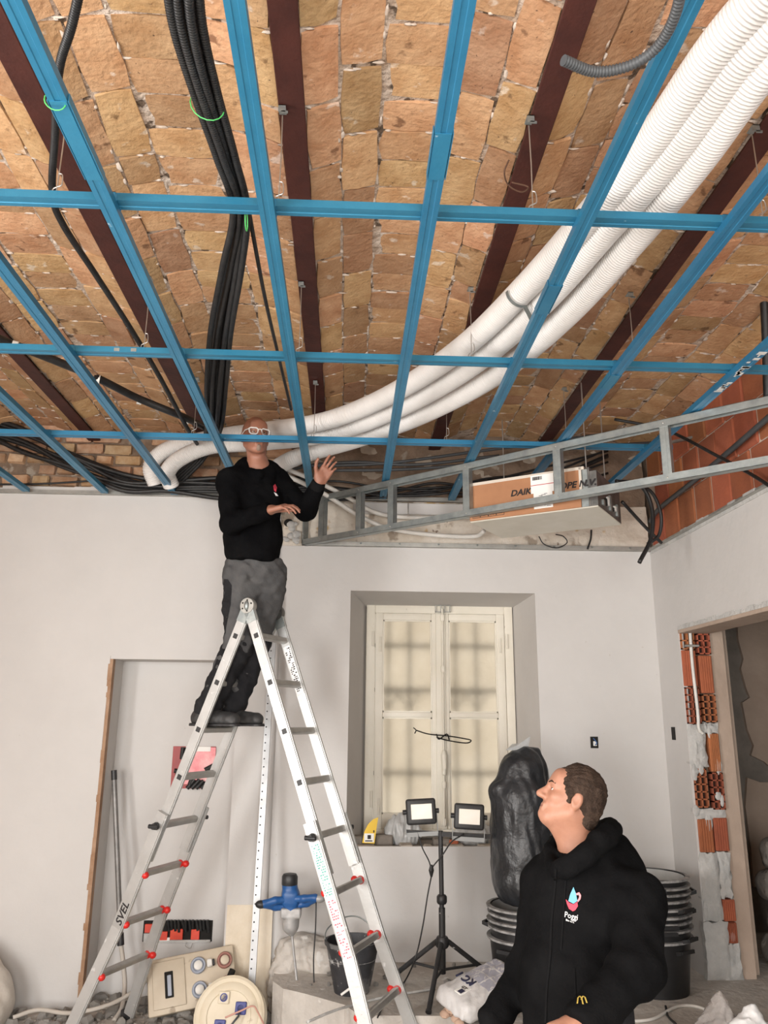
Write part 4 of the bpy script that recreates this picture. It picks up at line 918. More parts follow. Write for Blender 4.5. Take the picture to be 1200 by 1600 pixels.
for side, ang, send in ((-1, .382, 2.567), (1, .372, 2.557)):
    dv = E_*(side*math.sin(ang)) - Vector((0, 0, math.cos(ang)))
    for far in (0, 1):
        base = Hn + RD*(LW*far); sg = 1 if far else -1
        split = 1.50
        r1, Mx, L = railbar(base+dv*.03, base+dv*split, 'upper_rail', dv)
        off = RD*(sg*.029)
        a_ = base+off+dv*1.23; b_ = base+off+dv*1.90; c_ = base+off+RD*(sg*.085)+dv*send
        railbar(a_, b_, 'lower_rail', dv, .072, .027); o2, _, _ = railbar(b_-dv*.02, c_, 'flared_leg', dv, .072, .027)
        mb = MB(); Mf2 = frameM(c_-LO, dv.cross(RD).normalized(), RD, Vector((0, 0, 1))); mb.rbox((-.042, -.02, .0), (.042, .02, .05), .006, 1, Mf2); mb.build('foot', M['black_p'], lad)
        for i in range(5):
            if far == 0 or True:
                p = base+dv*(S0+PT*i)+RD*(sg*.0135); nrm = dv.cross(RD).normalized()
                if i < 4: mb = MB(); mb.rbox((-.014, -.002, -.014), (.014, .002, .014), .002, 1, frameM(p-LO, nrm, RD, dv)); mb.build('rung_plug', M['black_p'], r1)
        # locking knobs
        kn = base+off+RD*(sg*.02)+dv*(S0+PT*4)
        mb = MB(); mb.tube([kn-LO, kn+RD*sg*.03-LO], [.022, .016], 10); mb.tube([kn+RD*sg*.022-LO+E_*.03, kn+RD*sg*.022-LO-E_*.03], .012, 8); mb.build('lock_knob', M['black_p'], lad, 60)
    for i in range(8):
        ext = 0 if i < 4 else .029; s_ = S0+PT*i
        if i > 5: ext += .085*(s_-1.9)/(send-1.9)
        a_ = Hn+dv*s_-RD*ext-LO; b_ = Hn+RD*LW+dv*s_+RD*ext-LO
        mb = MB(); mb.bar(a_, b_, .034, .034, tuple(-dv)); mb.bevel(.005, 1); rg = mb.build('rung', M['alu_d'], lad)
        if i > 4:
            for p, sg in ((a_, -1), (b_, 1)):
                q = p-RD*sg*.018; mb = MB(); 
                mb.tube([p+RD*sg*.012-E_*0+dv*-.0, p-RD*sg*.028], [.026, .021], 10); mb.sphere(p-RD*sg*.01+E_*side*-.036, (.022, .022, .02), u=8, v=6); mb.build('red_knob', M['redknob'], lad, 60)
for far in (0, 1):
    p = Hn+RD*(LW*far)-LO; Mh = frameM(p, E_, Vector((0, 0, 1)), RD)
    mb = MB(); mb.lathe([(.044, -.02), (.047, -.014), (.047, .014), (.044, .02)], 20, Mh); hg = mb.build('hinge', M['dgalv'] if far == 0 else M['steel_dark'], lad, 40)
    mb = MB(); mb.sphere((0, 0, -.022), (.015, .03, .012), Mh, 10, 6); mb.build('hinge_lever', M['galv'], hg, 60)
    for k in range(5):
        mb = MB(); th = k*1.1+.4; mb.lathe([(.005, -.0225), (.005, -.019)], 8, Mh @ Matrix.Translation((.031*math.cos(th), .031*math.sin(th), 0))); mb.build('hinge_hole', M['dark'], hg)
    for side, ang in ((-1, .382), (1, .372)):
        dv = E_*(side*math.sin(ang)) - Vector((0, 0, math.cos(ang))); mb = MB(); mb.bar(p, p+dv*.10, .034, .06, tuple(dv.cross(RD))); mb.build('hinge_arm', M['galv'], hg)
def sticker(side, ang, far, s0, s1, m, name, ox=0., wd=.05, printm=None, seed=0, lift=.0145, inner=False):
    dv = E_*(side*math.sin(ang)) - Vector((0, 0, math.cos(ang))); base = Hn+RD*(LW*far)-LO; nrm = dv.cross(RD).normalized(); r = random.Random(seed)
    sg = -1
    Mx = frameM(base-RD*lift, nrm, RD, -dv)
    mb = MB(); mb.box((-wd/2+ox, -.0008, -s1), (wd/2+ox, 0, -s0), Mx); o = mb.build(name, m, lad)
    if printm:
        mb = MB(); z = -s0-.012
        while z > -s1+.015:
            x = -wd/2+.005
            while x < wd/2-.008:
                wch = r.uniform(.003, .012)
                if r.random() > .35: mb.box((x+ox, -.0015, z-.007), (min(x+wch, wd/2-.004)+ox, -.0008, z), Mx)
                x += wch+.003
            z -= .012
        q = mb.build(name+'_print', printm, o); q['kind'] = 'stuff'
    return o
M['stk'] = mat('sticker_white', (.80, .80, .80), .5)
sticker(1, .372, 0, 1.33, 1.60, M['stk'], 'sticker', printm=mat('green_ink', (.12, .42, .36), .6), lift=.043, seed=1)
sticker(1, .372, 0, 1.60, 1.90, M['stk'], 'sticker', printm=mat('pink_ink', (.70, .16, .20), .6), lift=.043, seed=2)
sticker(1, .372, 1, .22, .52, M['stk'], 'sticker', printm=M['ink'], wd=.045, lift=.0145, seed=4)
# SVEL lettering along the left lower rail
dvl = -E_*math.sin(.382)-Vector((0, 0, math.cos(.382))); nl = dvl.cross(RD).normalized()
if nl.x > 0: nl = -nl
o = text('SVEL', .06, M['ink'], lad, (0, 0, 0), (0, 0, 0), bold=.0012, shear=.2, ext=.0006)
o.matrix_local = frameM(Hn-LO+dvl*1.86-RD*.0435-nl*-.022*-1, -dvl, nl, (-dvl).cross(nl))
# ================================================================== FLOOR THINGS
# floodlight stand
tc = Vector((.575, 4.97, ZS))
tr = thing('floodlight_stand', 'black tripod stand carrying two floodlights in front of the window', 'lamp stand', tc)
M['black_paint'] = mat('speckled_black_paint', (.018, .018, .019), .5, var=(.035, .035, .036), vscale=15, spots=((.55, .54, .52), 38, .715))
def P_(v): return Vector(v)-tc
zj = at(693, 1472, 4.97).z; zt_ = at(690, 1298, 4.97).z
mb = MB(); mb.tube([(0, 0, .10), (0, 0, zj-ZS+.18)], .019, 12); mb.build('lower_pole', M['black_paint'], tr, 60)
mb = MB(); mb.tube([(0, 0, zj-ZS+.1), (-.004, 0, zt_-ZS)], .014, 12); mb.build('upper_pole', M['black_paint'], tr, 60)
mb = MB(); mb.lathe([(.024, zj-ZS+.20), (.03, zj-ZS+.21), (.03, zj-ZS+.24), (.022, zj-ZS+.25)], 14); cl = mb.build('collar', M['black_p'], tr, 50)
mb = MB(); mb.lathe([(.03, zj-ZS-.03), (.038, zj-ZS-.02), (.038, zj-ZS+.015), (.03, zj-ZS+.03)], 14); hb = mb.build('leg_hub', M['black_p'], tr, 50)
for fx, fy in ((-.115, -.335), (-.285, .225), (.36, .13)):
    f = Vector((fx, fy, .012)); top = Vector((fx*.1, fy*.1, zj-ZS)); mb = MB(); mb.tube([top, f], .014, 10); lg = mb.build('leg', M['black_paint'], tr, 60)
    m_ = top.lerp(f, .55); mb = MB(); mb.tube([m_, Vector((0, 0, .12))], .008, 8); mb.build('brace', M['black_paint'], lg, 60)
    mb = MB(); mb.tube([top.lerp(f, .97), top.lerp(f, 1.0)], .017, 10); mb.build('rubber_foot', M['black_p'], lg, 60)
xb0, xb1 = P_(at(634, 1300, 4.97)), P_(at(766, 1307, 4.97))
mb = MB(); mb.bar(xb0, xb1, .025, .025); mb.build('cross_bar', M['black_paint'], tr)
M['led'] = mat('led_panel', (.80, .76, .67), .35, var=(.86, .83, .76), vscale=12); M['lamp_grey'] = mat('lamp_bracket', (.30, .31, .31), .5)
for (cx, cy, tilt, rz, lb) in ((658, 1268, .10, .05, 'left'), (733, 1276, .08, -.05, 'right')):
    c = at(cx, cy, 4.93)
    fl = thing('floodlight', lb+' of the two switched-off black floodlights on the tripod', 'floodlight', c, (-tilt, -.05 if lb == 'left' else .05, rz), 'floodlights on the tripod')
    mb = MB(); mb.rbox((-.088, -.02, -.072), (.088, .03, .072), .014, 3); bd = mb.build('housing', M['black_paint'], fl, 40)
    mb = MB(); mb.rbox((-.062, -.026, -.042), (.062, -.019, .042), .002, 1); mb.build('led_panel', M['led'], fl)
    for k in range(8):
        mb = MB(); mb.box((-.07+k*.019, .03, -.06), (-.066+k*.019, .045, .06)); mb.build('cooling_fin', M['black_p'], bd)
    mb = MB(); pts = [(-.094, .02, .0), (-.094, .02, -.125), (.094, .02, -.125), (.094, .02, .0)]
    for a, b in zip(pts, pts[1:]): mb.bar(a, b, .024 if abs(a[2]-b[2]) > .01 else .003, .003 if abs(a[2]-b[2]) > .01 else .024, (0, 0, 1) if abs(a[2]-b[2]) < .01 else (1, 0, 0))
    mb.build('yoke', M['lamp_grey'], fl)
    for sg in (-1, 1):
        mb = MB(); mb.tube([(sg*.088, .012, 0), (sg*.108, .012, 0)], .014, 8); mb.build('yoke_knob', M['black_p'], fl, 60)
j_ = at(674, 1360, 4.93)
hose('lamp_cable', 'thin black cable from left floodlight to the inline joint', 'cable', [at(652, 1300, 4.94), at(660, 1325, 4.93), at(670, 1345, 4.93), j_], .004, M['rubber'], 6, group='floodlight cables')
hose('lamp_cable', 'thin black cable from right floodlight to the inline joint', 'cable', [at(725, 1303, 4.94), at(706, 1315, 4.93), at(692, 1335, 4.92), at(678, 1352, 4.93), j_], .004, M['rubber'], 6, group='floodlight cables')
mb = MB(); mb.tube([j_+Vector((0, 0, .03)), j_, j_-Vector((0, 0, .035))], [.008, .016, .006], 8); tag(mb.build('cable_joint', M['rubber']), 'black inline joint in the floodlight cable', 'cable joint')
hose('lamp_cable', 'long black cable hanging from floodlight joint to the floor', 'cable', [j_-Vector((0, 0, .03)), at(668, 1400, 4.9), at(660, 1450, 4.9), at(648, 1500, 4.9), at(628, 1540, 4.8), atz(605, 1560, ZS+.006), atz(590, 1590, ZS+.006)], .0045, M['rubber'], 6, group='floodlight cables')
# plaster mixer
mx = thing('plaster_mixer', 'blue handheld plaster mixer with grey gear case leaning in the corner', 'mixer')
YM = 5.30
M['blueplastic'] = mat('blue_plastic', (.012, .075, .24), .4, var=(.02, .10, .30), vscale=10, spots=((.40, .42, .44), 26, .70))
M['gearcase'] = mat('dusty_metal', (.34, .34, .34), .55, .4, var=(.48, .47, .46), vscale=16, bump=.002)
a, b, c_, d_, e_ = at(453, 1368, YM), at(454, 1402, YM), at(455, 1425, YM), at(456, 1448, YM), at(468, 1592, YM-.12)
S().cone(b+Vector((0, 0, .02)), a+Vector((0, 0, -.05)), .049, .047).box(b, (.05, .05, .04), .02).cone(b, c_, .05, .05).build('motor_housing', (a.x-.13, YM-.12, c_.z-.06), (a.x+.13, YM+.12, a.z+.06), .006, M['blueplastic'], mx)
mb = MB(); Mt = Matrix.Translation((a.x, a.y, a.z)); mb.lathe([(.046, -.055), (.049, -.05), (.049, -.005), (.04, .01), (.02, .014)], 20, Mt); cap = mb.build('end_cap', M['black_p'], mx, 40)
S().box(c_, (.062, .05, .03), .012).cone(c_+Vector((0, 0, -.03)), c_+Vector((0, 0, -.075)), .052, .05, .008).cone(c_+Vector((0, 0, -.08)), d_+Vector((0, 0, -.02)), .042, .024, .008).cone(d_, d_-Vector((0, 0, .045)), .02, .012).build('gear_case', (c_.x-.1, YM-.1, d_.z-.10), (c_.x+.1, YM+.1, c_.z+.06), .005, M['gearcase'], mx)
hl, hr = at(408, 1413, YM-.06), at(499, 1404, YM-.05)
s_ = S()
for px in ([at(452, 1405, YM-.02), at(430, 1407, YM-.05), at(412, 1412, YM-.06)], [at(452, 1405, YM-.02), at(475, 1404, YM-.05), at(492, 1402, YM-.05)], [at(412, 1413, YM-.06), at(430, 1417, YM-.02), at(450, 1417, YM)], [at(494, 1404, YM-.05), at(480, 1411, YM-.02), at(460, 1416, YM)]):
    for p, q in zip(px, px[1:]): s_.cone(p, q, .022, .02, .012)
s_.build('handle', (hl.x-.08, YM-.16, c_.z-.08), (hr.x+.08, YM+.08, a.z), .006, M['blueplastic'], mx)
for p, nm in ((hl, 'handle_grip'), (hr, 'handle_grip')): S().ell(p, (.036, .026, .024)).build(nm, p-Vector((.06, .05, .05)), p+Vector((.06, .05, .05)), .005, M['black_p'] if p is hl else M['gearcase'], mx)
sh = d_-Vector((0, 0, .03)); mb = MB(); mb.tube([sh, at(465, 1545, YM-.09), e_], [.007, .008, .016], 10); mb.build('shaft', M['gearcase'], mx, 60)
mb = MB()
for k in range(3):
    t0 = k*2*PI/3; mb.tube([e_+Vector((.07*math.cos(t0+f*2.4)*(.25+.75*math.sin(PI*min(1, f*.9+.1))), .07*math.sin(t0+f*2.4)*(.25+.75*math.sin(PI*min(1, f*.9+.1))), -.02-.12*f+.12)) for f in np.linspace(0, 1, 9)], .008, 7)
for z in (.10, -.02): mb.tube([e_+Vector((.062*math.cos(i*PI/8), .062*math.sin(i*PI/8), z)) for i in range(17)], .007, 6, False)
mb.tube([e_, e_-Vector((0, 0, .05))], .009, 7)
mb.build('paddle', M['cement'], mx, 60)
hose('mixer_cable', 'black power cable hanging from the right mixer handle', 'cable', [at(494, 1410, YM-.06), at(493, 1450, YM-.08), at(490, 1500, YM-.1), at(491, 1550, YM-.15), at(491, 1598, YM-.3)], .0045, M['rubber'], 6)
# mortar lump in the corner
c = at(475, 1500, 5.42); s_ = S().ell((c.x, 5.50, .33), (.19, .13, .11), k=.03).ell((c.x-.12, 5.46, .16), (.10, .14, .2), k=.03).ell((c.x+.14, 5.46, .30), (.16, .14, .10), k=.05).disp(wrinkle(.012, 34, 4)); s_.ops.append(('i', lambda P: P[:, 1]-(YW-.003), .004))
tag(s_.build('mortar_heap', (c.x-.5, 5.1, -.02), (c.x+.5, 5.76, .6), .012, M['slab']), 'grey heap of hardened mortar in the wall corner behind the mixer', 'mortar')
# pail
def pail(name, label, c, r0, r1, h, m, rimm, grp=None):
    t = thing(name, label, 'bucket', c, group=grp); mb = MB()
    mb.lathe([(r0, 0), (r1, h-.02), (r1+.008, h-.02), (r1+.010, h), (r1-.003, h), (r1-.006, h-.03), (r0-.006, .012)], 32); mb.build('body', m, t, 40); return t
M['pail'] = mat('splattered_pail', (.02, .021, .024), .55, var=(.04, .04, .045), vscale=10, spots=[((.40, .40, .39), 15, .60), ((.13, .13, .13), 7, .56)])
cb = atz(547, 1562, ZS); pt = pail('mortar_bucket', 'black mortar-splattered bucket with wire handle beside the ladder', (cb.x+.01, cb.y+.14, ZS), .10, .152, .265, M['pail'], None)
mb = MB(); mb.tube(smoothpath([(-.158, 0, .245), (-.15, .03, .31), (-.07, .07, .36), (.03, .09, .365), (.12, .06, .31), (.158, 0, .245)], 6), .004, 6); mb.build('wire_handle', M['galv'], pt, 60)
mb = MB(); mb.lathe([(.138, .17), (.13, .175), (.02, .178)], 24); mb.build('mortar', M['cement'], pt)
mb = MB(); mb.tube([(-.06, -.16, .03), (.03, -.165, .09)], .007, 7); mb.build('splash', M['paper'], pt, 60)
# stacked tubs
M['tub'] = mat('black_tub', (.010, .010, .011), .42, var=(.022, .022, .023), vscale=7, spots=((.20, .20, .20), 12, .70))
M['tubrim'] = mat('dusty_rim', (.10, .10, .10), .6, var=(.46, .45, .44), vscale=18)
M['tubin'] = mat('dusty_tub_inside', (.34, .34, .33), .85, var=(.48, .47, .45), vscale=5)
TR, TB, TH_ = .228, .190, .295
def tubproto():
    b = MB(); b.lathe([(TB, 0), (TR-.012, TH_-.03), (TR-.010, TH_), (TR-.017, TH_), (TR-.02, TH_-.03), (TB-.008, .01)], 36); body = b.mesh('tub_body', M['tub'], 40)
    b = MB(); b.lathe([(TR-.012, TH_-.014), (TR+.006, TH_-.012), (TR+.008, TH_), (TR-.016, TH_+.002)], 36, None, False, False); rim = b.mesh('tub_rim', M['tubrim'], 40)
    b = MB()
    for a, c in (((TR-.005, -.05, TH_-.055), (TR+.03, -.05, TH_-.045)), ((TR+.03, -.05, TH_-.045), (TR+.03, .05, TH_-.045)), ((TR+.03, .05, TH_-.045), (TR-.005, .05, TH_-.055))): b.bar(a, c, .012, .018)
    hd = b.mesh('tub_handle', M['tub']); return body, rim, hd
tb, trm, th_ = tubproto()
def tubstack(c, n, dz, lab, grp, rzs=None):
    z = 0
    for k in range(n):
        t = thing('builders_tub', lab(k, n), 'tub', (c[0]+random.uniform(-.004, .004), c[1]+random.uniform(-.004, .004), c[2]+z), (random.uniform(-.012, .012), random.uniform(-.012, .012), random.uniform(0, 6.28)), grp)
        link(bpy.data.objects.new('body', tb), t); link(bpy.data.objects.new('rim', trm), t)
        for a in (0, PI): o = link(bpy.data.objects.new('handle', th_), t); o.rotation_euler = (0, 0, a)
        if k == n-1:
            b = MB(); b.lathe([(TR-.021, TH_-.004), (TR-.024, TH_-.03), (TB-.012, .03), (.02, .02)], 32, None, False, False); b.build('dusty_inside', M['tubin'], t, 60)
        z += dz if k else dz+.02
ordn = ['lowest', 'second', 'third', 'fourth', 'fifth', 'sixth', 'seventh', 'eighth', 'ninth', 'tenth']
cR = atz(1046, 1566, ZS); 
tubstack((cR.x+.005, cR.y+.22, ZS), 9, .0375, lambda k, n: ('topmost dusty black tub with grey inside, in the stack by the doorway' if k == n-1 else ordn[k]+' black tub from the floor in the tall stack by the doorway'), 'black tubs stacked by the doorway')
cL = Vector((1.075, 4.98, ZS))
tubstack(cL, 5, .036, lambda k, n: ('topmost tub of the stack under the black bag, behind the standing man' if k == n-1 else ordn[k]+' tub from the floor in the stack under the black bag'), 'black tubs stacked under the black bag')
# tall black bag on the tubs
M['blackbag'] = mat('black_bin_bag', (.014, .015, .017), .36, var=(.030, .032, .036), vscale=6, bump=.010, bscale=16, spots=((.35, .36, .38), 30, .735))
bz = ZS+TH_+4*.036+.03
s_ = S().cone((1.08, 4.98, bz+.14), (1.06, 4.98, bz+.56), .205, .185, .05).ell((1.08, 4.97, bz+.72), (.15, .13, .14), k=.05).cone((1.12, 4.97, bz+.82), (1.17, 4.97, bz+.85), .05, .02, .05).cone((1.0, 4.97, bz+.58), (.91, 4.95, bz+.62), .09, .05, .05).ell((1.08, 4.98, bz-.04), (.4, .4, .04), k=.01, op='s').disp(lambda P: wrinkle(.0045, 26, 8)(P*np.array([1.6, 1.6, .35], np.float32))+wrinkle(.004, 14, 9)(P))
bb = tag(s_.build('bin_bag', (.75, 4.65, bz-.05), (1.42, 5.3, bz+1.05), .0095, M['blackbag']), 'tall stuffed black bin bag standing on tubs behind the man\'s head', 'bin bag')
mb = MB(); p = Vector((1.06, 4.97, bz+.85)); mb.add([p+Vector((-.09, -.02, 0)), p+Vector((-.02, -.03, .03)), p+Vector((.07, -.01, .085)), p+Vector((.05, 0, .0)), p+Vector((-.04, .02, .035)), p+Vector((.06, .03, .05))], [(0, 1, 3), (1, 2, 3), (0, 4, 1), (4, 5, 1), (1, 5, 2)]); mb.build('bag_liner', M['greybag'], bb)
# cement sack
M['sack'] = mat('white_sack', (.68, .67, .66), .5, var=(.56, .55, .55), vscale=7, bump=.005, bscale=26)
M['violet'] = mat('sack_print', (.36, .36, .43), .6, var=(.46, .46, .52), vscale=9)
A0, A1 = atz(722, 1592, ZS), atz(818, 1545, ZS)
sx_ = Vector((.86, .45, .22)).normalized(); sz_ = Vector((-.28, -.30, .91)); sz_ = (sz_-sx_*sz_.dot(sx_)).normalized(); sy_ = sz_.cross(sx_)
so = Vector((.745, 4.60, ZS+.125)); Ms = frameM(so, sx_*.86, sy_*.86, sz_*.86)
sk = thing('plaster_sack', 'white torn plaster sack printed KC 1 lying on the floor', 'sack', so); sk.matrix_world = Ms
s_ = S().box((0, 0, 0), (.25, .165, .065), .055, k=.02).ell((-.02, 0, 0), (.22, .15, .085), k=.04).cone((.25, -.12, 0), (.25, .12, 0), .012, k=.03).cone((-.25, -.12, -.01), (-.25, .12, .0), .014, k=.03).disp(wrinkle(.006, 26, 11))
sko = s_.build('sack_body', (-.33, -.24, -.14), (.33, .24, .14), .007, M['sack'], sk)
def topz(x, y):
    P = np.array([[x, y, z] for z in np.arange(.12, 0, -.002)], np.float32); d = s_.eval(P); i = np.argmax(d < 0); return P[i, 2]
def onpatch(x0, x1, y0, y1, name, m, n=10, lift=.0015):
    mb = MB(); vs_ = []
    for j in range(n+1):
        for i in range(n+1):
            x = x0+(x1-x0)*i/n; y = y0+(y1-y0)*j/n; vs_.append((x, y, topz(x, y)+lift))
    mb.add(vs_, [(j*(n+1)+i, j*(n+1)+i+1, (j+1)*(n+1)+i+1, (j+1)*(n+1)+i) for j in range(n) for i in range(n)]); return mb.build(name, m, sko, 180)
for x0 in (-.055, .035, .125):
    for y0, y1 in ((-.13, -.048), (-.040, .042), (.05, .13)): onpatch(x0, x0+.08, y0, y1, 'print_block', M['violet'], 5)
o = text('KC 1', .075, mat('navy_ink', (.02, .022, .06), .6), sko, (-.062, -.035, .0875), (0, 0, PI/2), bold=.001, ext=.004)
mb = MB(); mb.box((-.20, -.05, .07), (-.12, .01, .0785)); lb2 = mb.build('paper_tag', M['paper'], sko); mb = MB(); mb.box((-.195, -.045, .0786), (-.16, -.01, .0795)); mb.build('tag_print', bpy.data.materials['navy_ink'], lb2)
text('GT', .03, M['ink'], lb2, (-.155, .005, .080), (0, 0, -PI/2), bold=.0008)
mb = MB(); 
for k in range(7): mb.sphere((-.24+random.uniform(-.03, .03), random.uniform(-.1, .1), -.04+random.uniform(-.02, .02)), (.03, .035, .02), u=7, v=5)
mb.build('torn_paper', mat('kraft_paper', (.52, .36, .27), .9), sko, 40)['kind'] = 'stuff'
# distribution board and cable reel in the niche mouth
M['beige'] = mat('beige_plastic', (.52, .44, .33), .55, var=(.60, .52, .41), vscale=5, spots=((.36, .29, .21), 11, .66))
M['greybl'] = mat('grey_blue_plastic', (.26, .29, .36), .5, var=(.34, .37, .43), vscale=10); M['dred'] = mat('socket_red', (.30, .13, .10), .55)
bo_ = at(232, 1592, 5.30); bx = (at(352, 1545, 5.62)-at(238, 1592, 5.42)); bx = Vector((.95, .22, .12)).normalized(); bz_ = Vector((.02, .38, .92)); bz_ = (bz_-bx*bz_.dot(bx)).normalized(); by_ = bz_.cross(bx)
db = thing('distribution_board', 'beige site power board with sockets lying on rubble behind the ladder', 'power board', bo_); db.matrix_world = frameM(bo_, bx, by_, bz_)
mb = MB(); mb.rbox((0, -.02, 0), (.52, .08, .30), .012, 2); mb.build('casing', M['beige'], db, 40)
mb = MB(); mb.rbox((.03, -.032, .03), (.22, -.018, .28), .006, 2); cv = mb.build('breaker_cover', M['beige'], db, 40)
mb = MB(); mb.rbox((.10, -.037, .08), (.15, -.031, .22), .003, 1); mb.build('breaker_window', M['dark'], cv); mb = MB(); mb.rbox((.115, -.040, .09), (.138, -.036, .20), .003, 1); mb.build('breaker', mat('breaker_blue', (.35, .38, .45), .4), cv)
for x, z, m1, plug in ((.30, .22, M['greybl'], 1), (.30, .09, M['greybl'], 1), (.46, .22, M['dred'], 0), (.46, .09, M['dred'], 0)):
    Mz = frameM((x, -.02, z), (1, 0, 0), (0, 0, 1), (0, -1, 0))
    mb = MB(); mb.lathe([(.046, 0), (.046, .02), (.042, .026), (.034, .026), (.034, .012), (.01, .012)], 22, Mz); so_ = mb.build('socket', m1, db, 40)
    mb = MB(); mb.lathe([(.026, .012), (.026, .03), (.02, .034)], 16, Mz); mb.build('socket_cap', M['beige'] if plug == 0 else M['whitepipe'], so_, 40)
    if plug:
        mb = MB(); mb.rbox((x+.052, -.06, z-.022), (x+.085, -.02, z+.022), .006, 1); mb.build('latch', M['whitepipe'], so_, 40); mb = MB(); mb.rbox((x+.085, -.05, z-.018), (x+.10, -.02, z+.018), .004, 1); mb.build('latch_grip', M['black_p'], so_)
hose('board_cable', 'pale cable curving out from behind the site power board', 'cable', [at(258, 1530, 5.5), at(240, 1522, 5.5), at(215, 1545, 5.45), at(170, 1570, 5.36), at(110, 1583, 5.30), at(60, 1578, 5.35), at(20, 1590, 5.3)], .012, bpy.data.materials['pale_hose'], 8)
rc = at(358, 1588, 5.14); rn = Vector((-.10, -.93, .36)).normalized(); rx_ = Vector((0, 0, 1)).cross(rn).normalized() * -1; ry_ = rn.cross(rx_)
if ry_.z < 0: ry_ = -ry_; 
rx_ = ry_.cross(rn)
rl = thing('cable_reel', 'round cream cable reel with blue sockets at the ladder foot', 'cable reel', rc); rl.matrix_world = frameM(rc, rx_, ry_, rn)
M['cream'] = mat('cream_plastic', (.62, .54, .40), .5, var=(.68, .61, .48), vscale=5, spots=((.45, .37, .26), 12, .70))
mb = MB(); mb.lathe([(.19, -.02), (.205, -.012), (.205, .004), (.19, .012), (.172, .006), (.165, .012), (.13, .014), (.125, .008), (.005, .008)], 40); fr_ = mb.build('front_flange', M['cream'], rl, 40)
mb = MB(); mb.lathe([(.12, -.11), (.12, -.02)], 30); mb.build('drum', M['rubber'], rl, 40)
mb = MB(); mb.lathe([(.19, -.125), (.20, -.12), (.20, -.11), (.19, -.105)], 40); mb.build('rear_flange', M['cream'], rl, 40)
M['bluesock'] = mat('blue_socket', (.03, .04, .22), .4)
for x, y in ((-.045, -.05), (.065, .04), (-.04, .09)):
    mb = MB(); mb.rbox((x-.032, y-.032, .008), (x+.032, y+.032, .02), .004, 1); s2 = mb.build('socket', M['bluesock'] if y < .06 else M['cream'], fr_); mb = MB(); mb.lathe([(.022, .02), (.022, .023), (.018, .0225), (.015, .018)], 18, Matrix.Translation((x, y, 0))); mb.build('socket_ring', M['bluesock'], s2)
mb = MB(); mb.tube([(.06, .03, .02), (.065, .0, .05), (.045, -.03, .07), (.01, -.07, .05), (0, -.14, .03)], .006, 7); mb.build('plug_lead', M['greyconduit'], rl, 60)
hose('pink_wire', 'pinkish wire looped over the edge of the cable reel', 'wire', [at(352, 1590, 5.05), at(375, 1580, 5.04), at(395, 1572, 5.05), at(403, 1582, 5.06), at(412, 1600, 5.08)], .005, mat('pinkish_wire', (.55, .30, .24), .6), 6)
mb = MB(); c = at(360, 1524, 5.42); mb.tube([c+Vector((-.012, 0, -.03)), c+Vector((.012, 0, .03))], .02, 10); tag(mb.build('drill_hole', M['dark']), 'oval dark hole in the cream wall pier above the reel', 'hole')
# white cables on the slab and the small clutter by the tubs
hose('white_cable', 'white cable looping on the floor in front of the tub stack', 'cable', [atz(985, 1596, ZS+.008), atz(1020, 1592, ZS+.008), atz(1055, 1574, ZS+.008), atz(1085, 1572, ZS+.008), atz(1115, 1582, ZS+.008), atz(1145, 1590, ZS+.008)], .008, M['whitepipe'], 8)
hose('white_cable', 'pale cable lying across the slab left of the tripod', 'cable', [atz(480, 1597, .28), atz(520, 1580, .28), atz(560, 1568, ZS+.008), atz(610, 1556, ZS+.008), atz(680, 1545, ZS+.008)], .007, M['cement'], 8)
hose('black_cable', 'short black cable on the floor under the tub stack', 'cable', [atz(1040, 1572, ZS+.006), atz(1044, 1588, ZS+.006), atz(1056, 1600, ZS+.006)], .006, M['rubber'], 6)
# clear bags at lower right
M['clearbag'] = mat('clear_plastic', (.85, .82, .80), .25, var=(.75, .70, .67), vscale=8, bump=.008, bscale=22, **{'Transmission Weight': .7, 'IOR': 1.15})
c = atz(1130, 1600, ZS+.1); s_ = S().cone((c.x-.02, c.y, ZS+.05), (c.x-.005, c.y, at(1126, 1548, c.y).z), .12, .012, .03).ell((c.x+.02, c.y-.02, ZS+.05), (.16, .12, .08), k=.04).disp(wrinkle(.010, 38, 21))
tag(s_.build('plastic_bag', (c.x-.3, c.y-.25, ZS-.03), (c.x+.3, c.y+.25, ZS+.55), .009, M['clearbag']), 'peaked clear plastic bag on the floor by the doorway jamb', 'plastic bag')
c2 = atz(1190, 1612, ZS+.1); s_ = S().cone((c2.x-.06, c2.y, ZS+.05), (c2.x-.02, c2.y, at(1181, 1570, c2.y).z), .14, .012, .03).ell((c2.x, c2.y-.02, ZS+.05), (.2, .14, .08), k=.04).disp(wrinkle(.010, 38, 22))
tag(s_.build('plastic_bag', (c2.x-.35, c2.y-.25, ZS-.03), (c2.x+.35, c2.y+.25, ZS+.5), .009, mat('white_plastic_bag', (.80, .79, .78), .3, bump=.006, bscale=20)), 'white pointed plastic bag in the bottom right corner', 'plastic bag')
# sacks beyond the doorway
M['psack'] = mat('printed_sack', (.24, .215, .19), .7, var=(.18, .165, .15), vscale=6, spots=((.03, .03, .035), 14, .62), bump=.006)
for k in range(4):
    c = Vector((2.95+.03*(k % 2), 5.15-.04*(k % 2), ZS+.1+.19*k)); s_ = S().box(c, (.27, .36, .10), .08).disp(wrinkle(.008, 24, 30+k))
    tag(s_.build('material_sack', c-Vector((.36, .46, .16)), c+Vector((.36, .46, .16)), .016, M['psack']), ['lowest', 'second from bottom', 'third from bottom', 'topmost'][k]+' printed sack in the pile beyond the doorway', 'sack', 'sacks piled beyond the doorway')
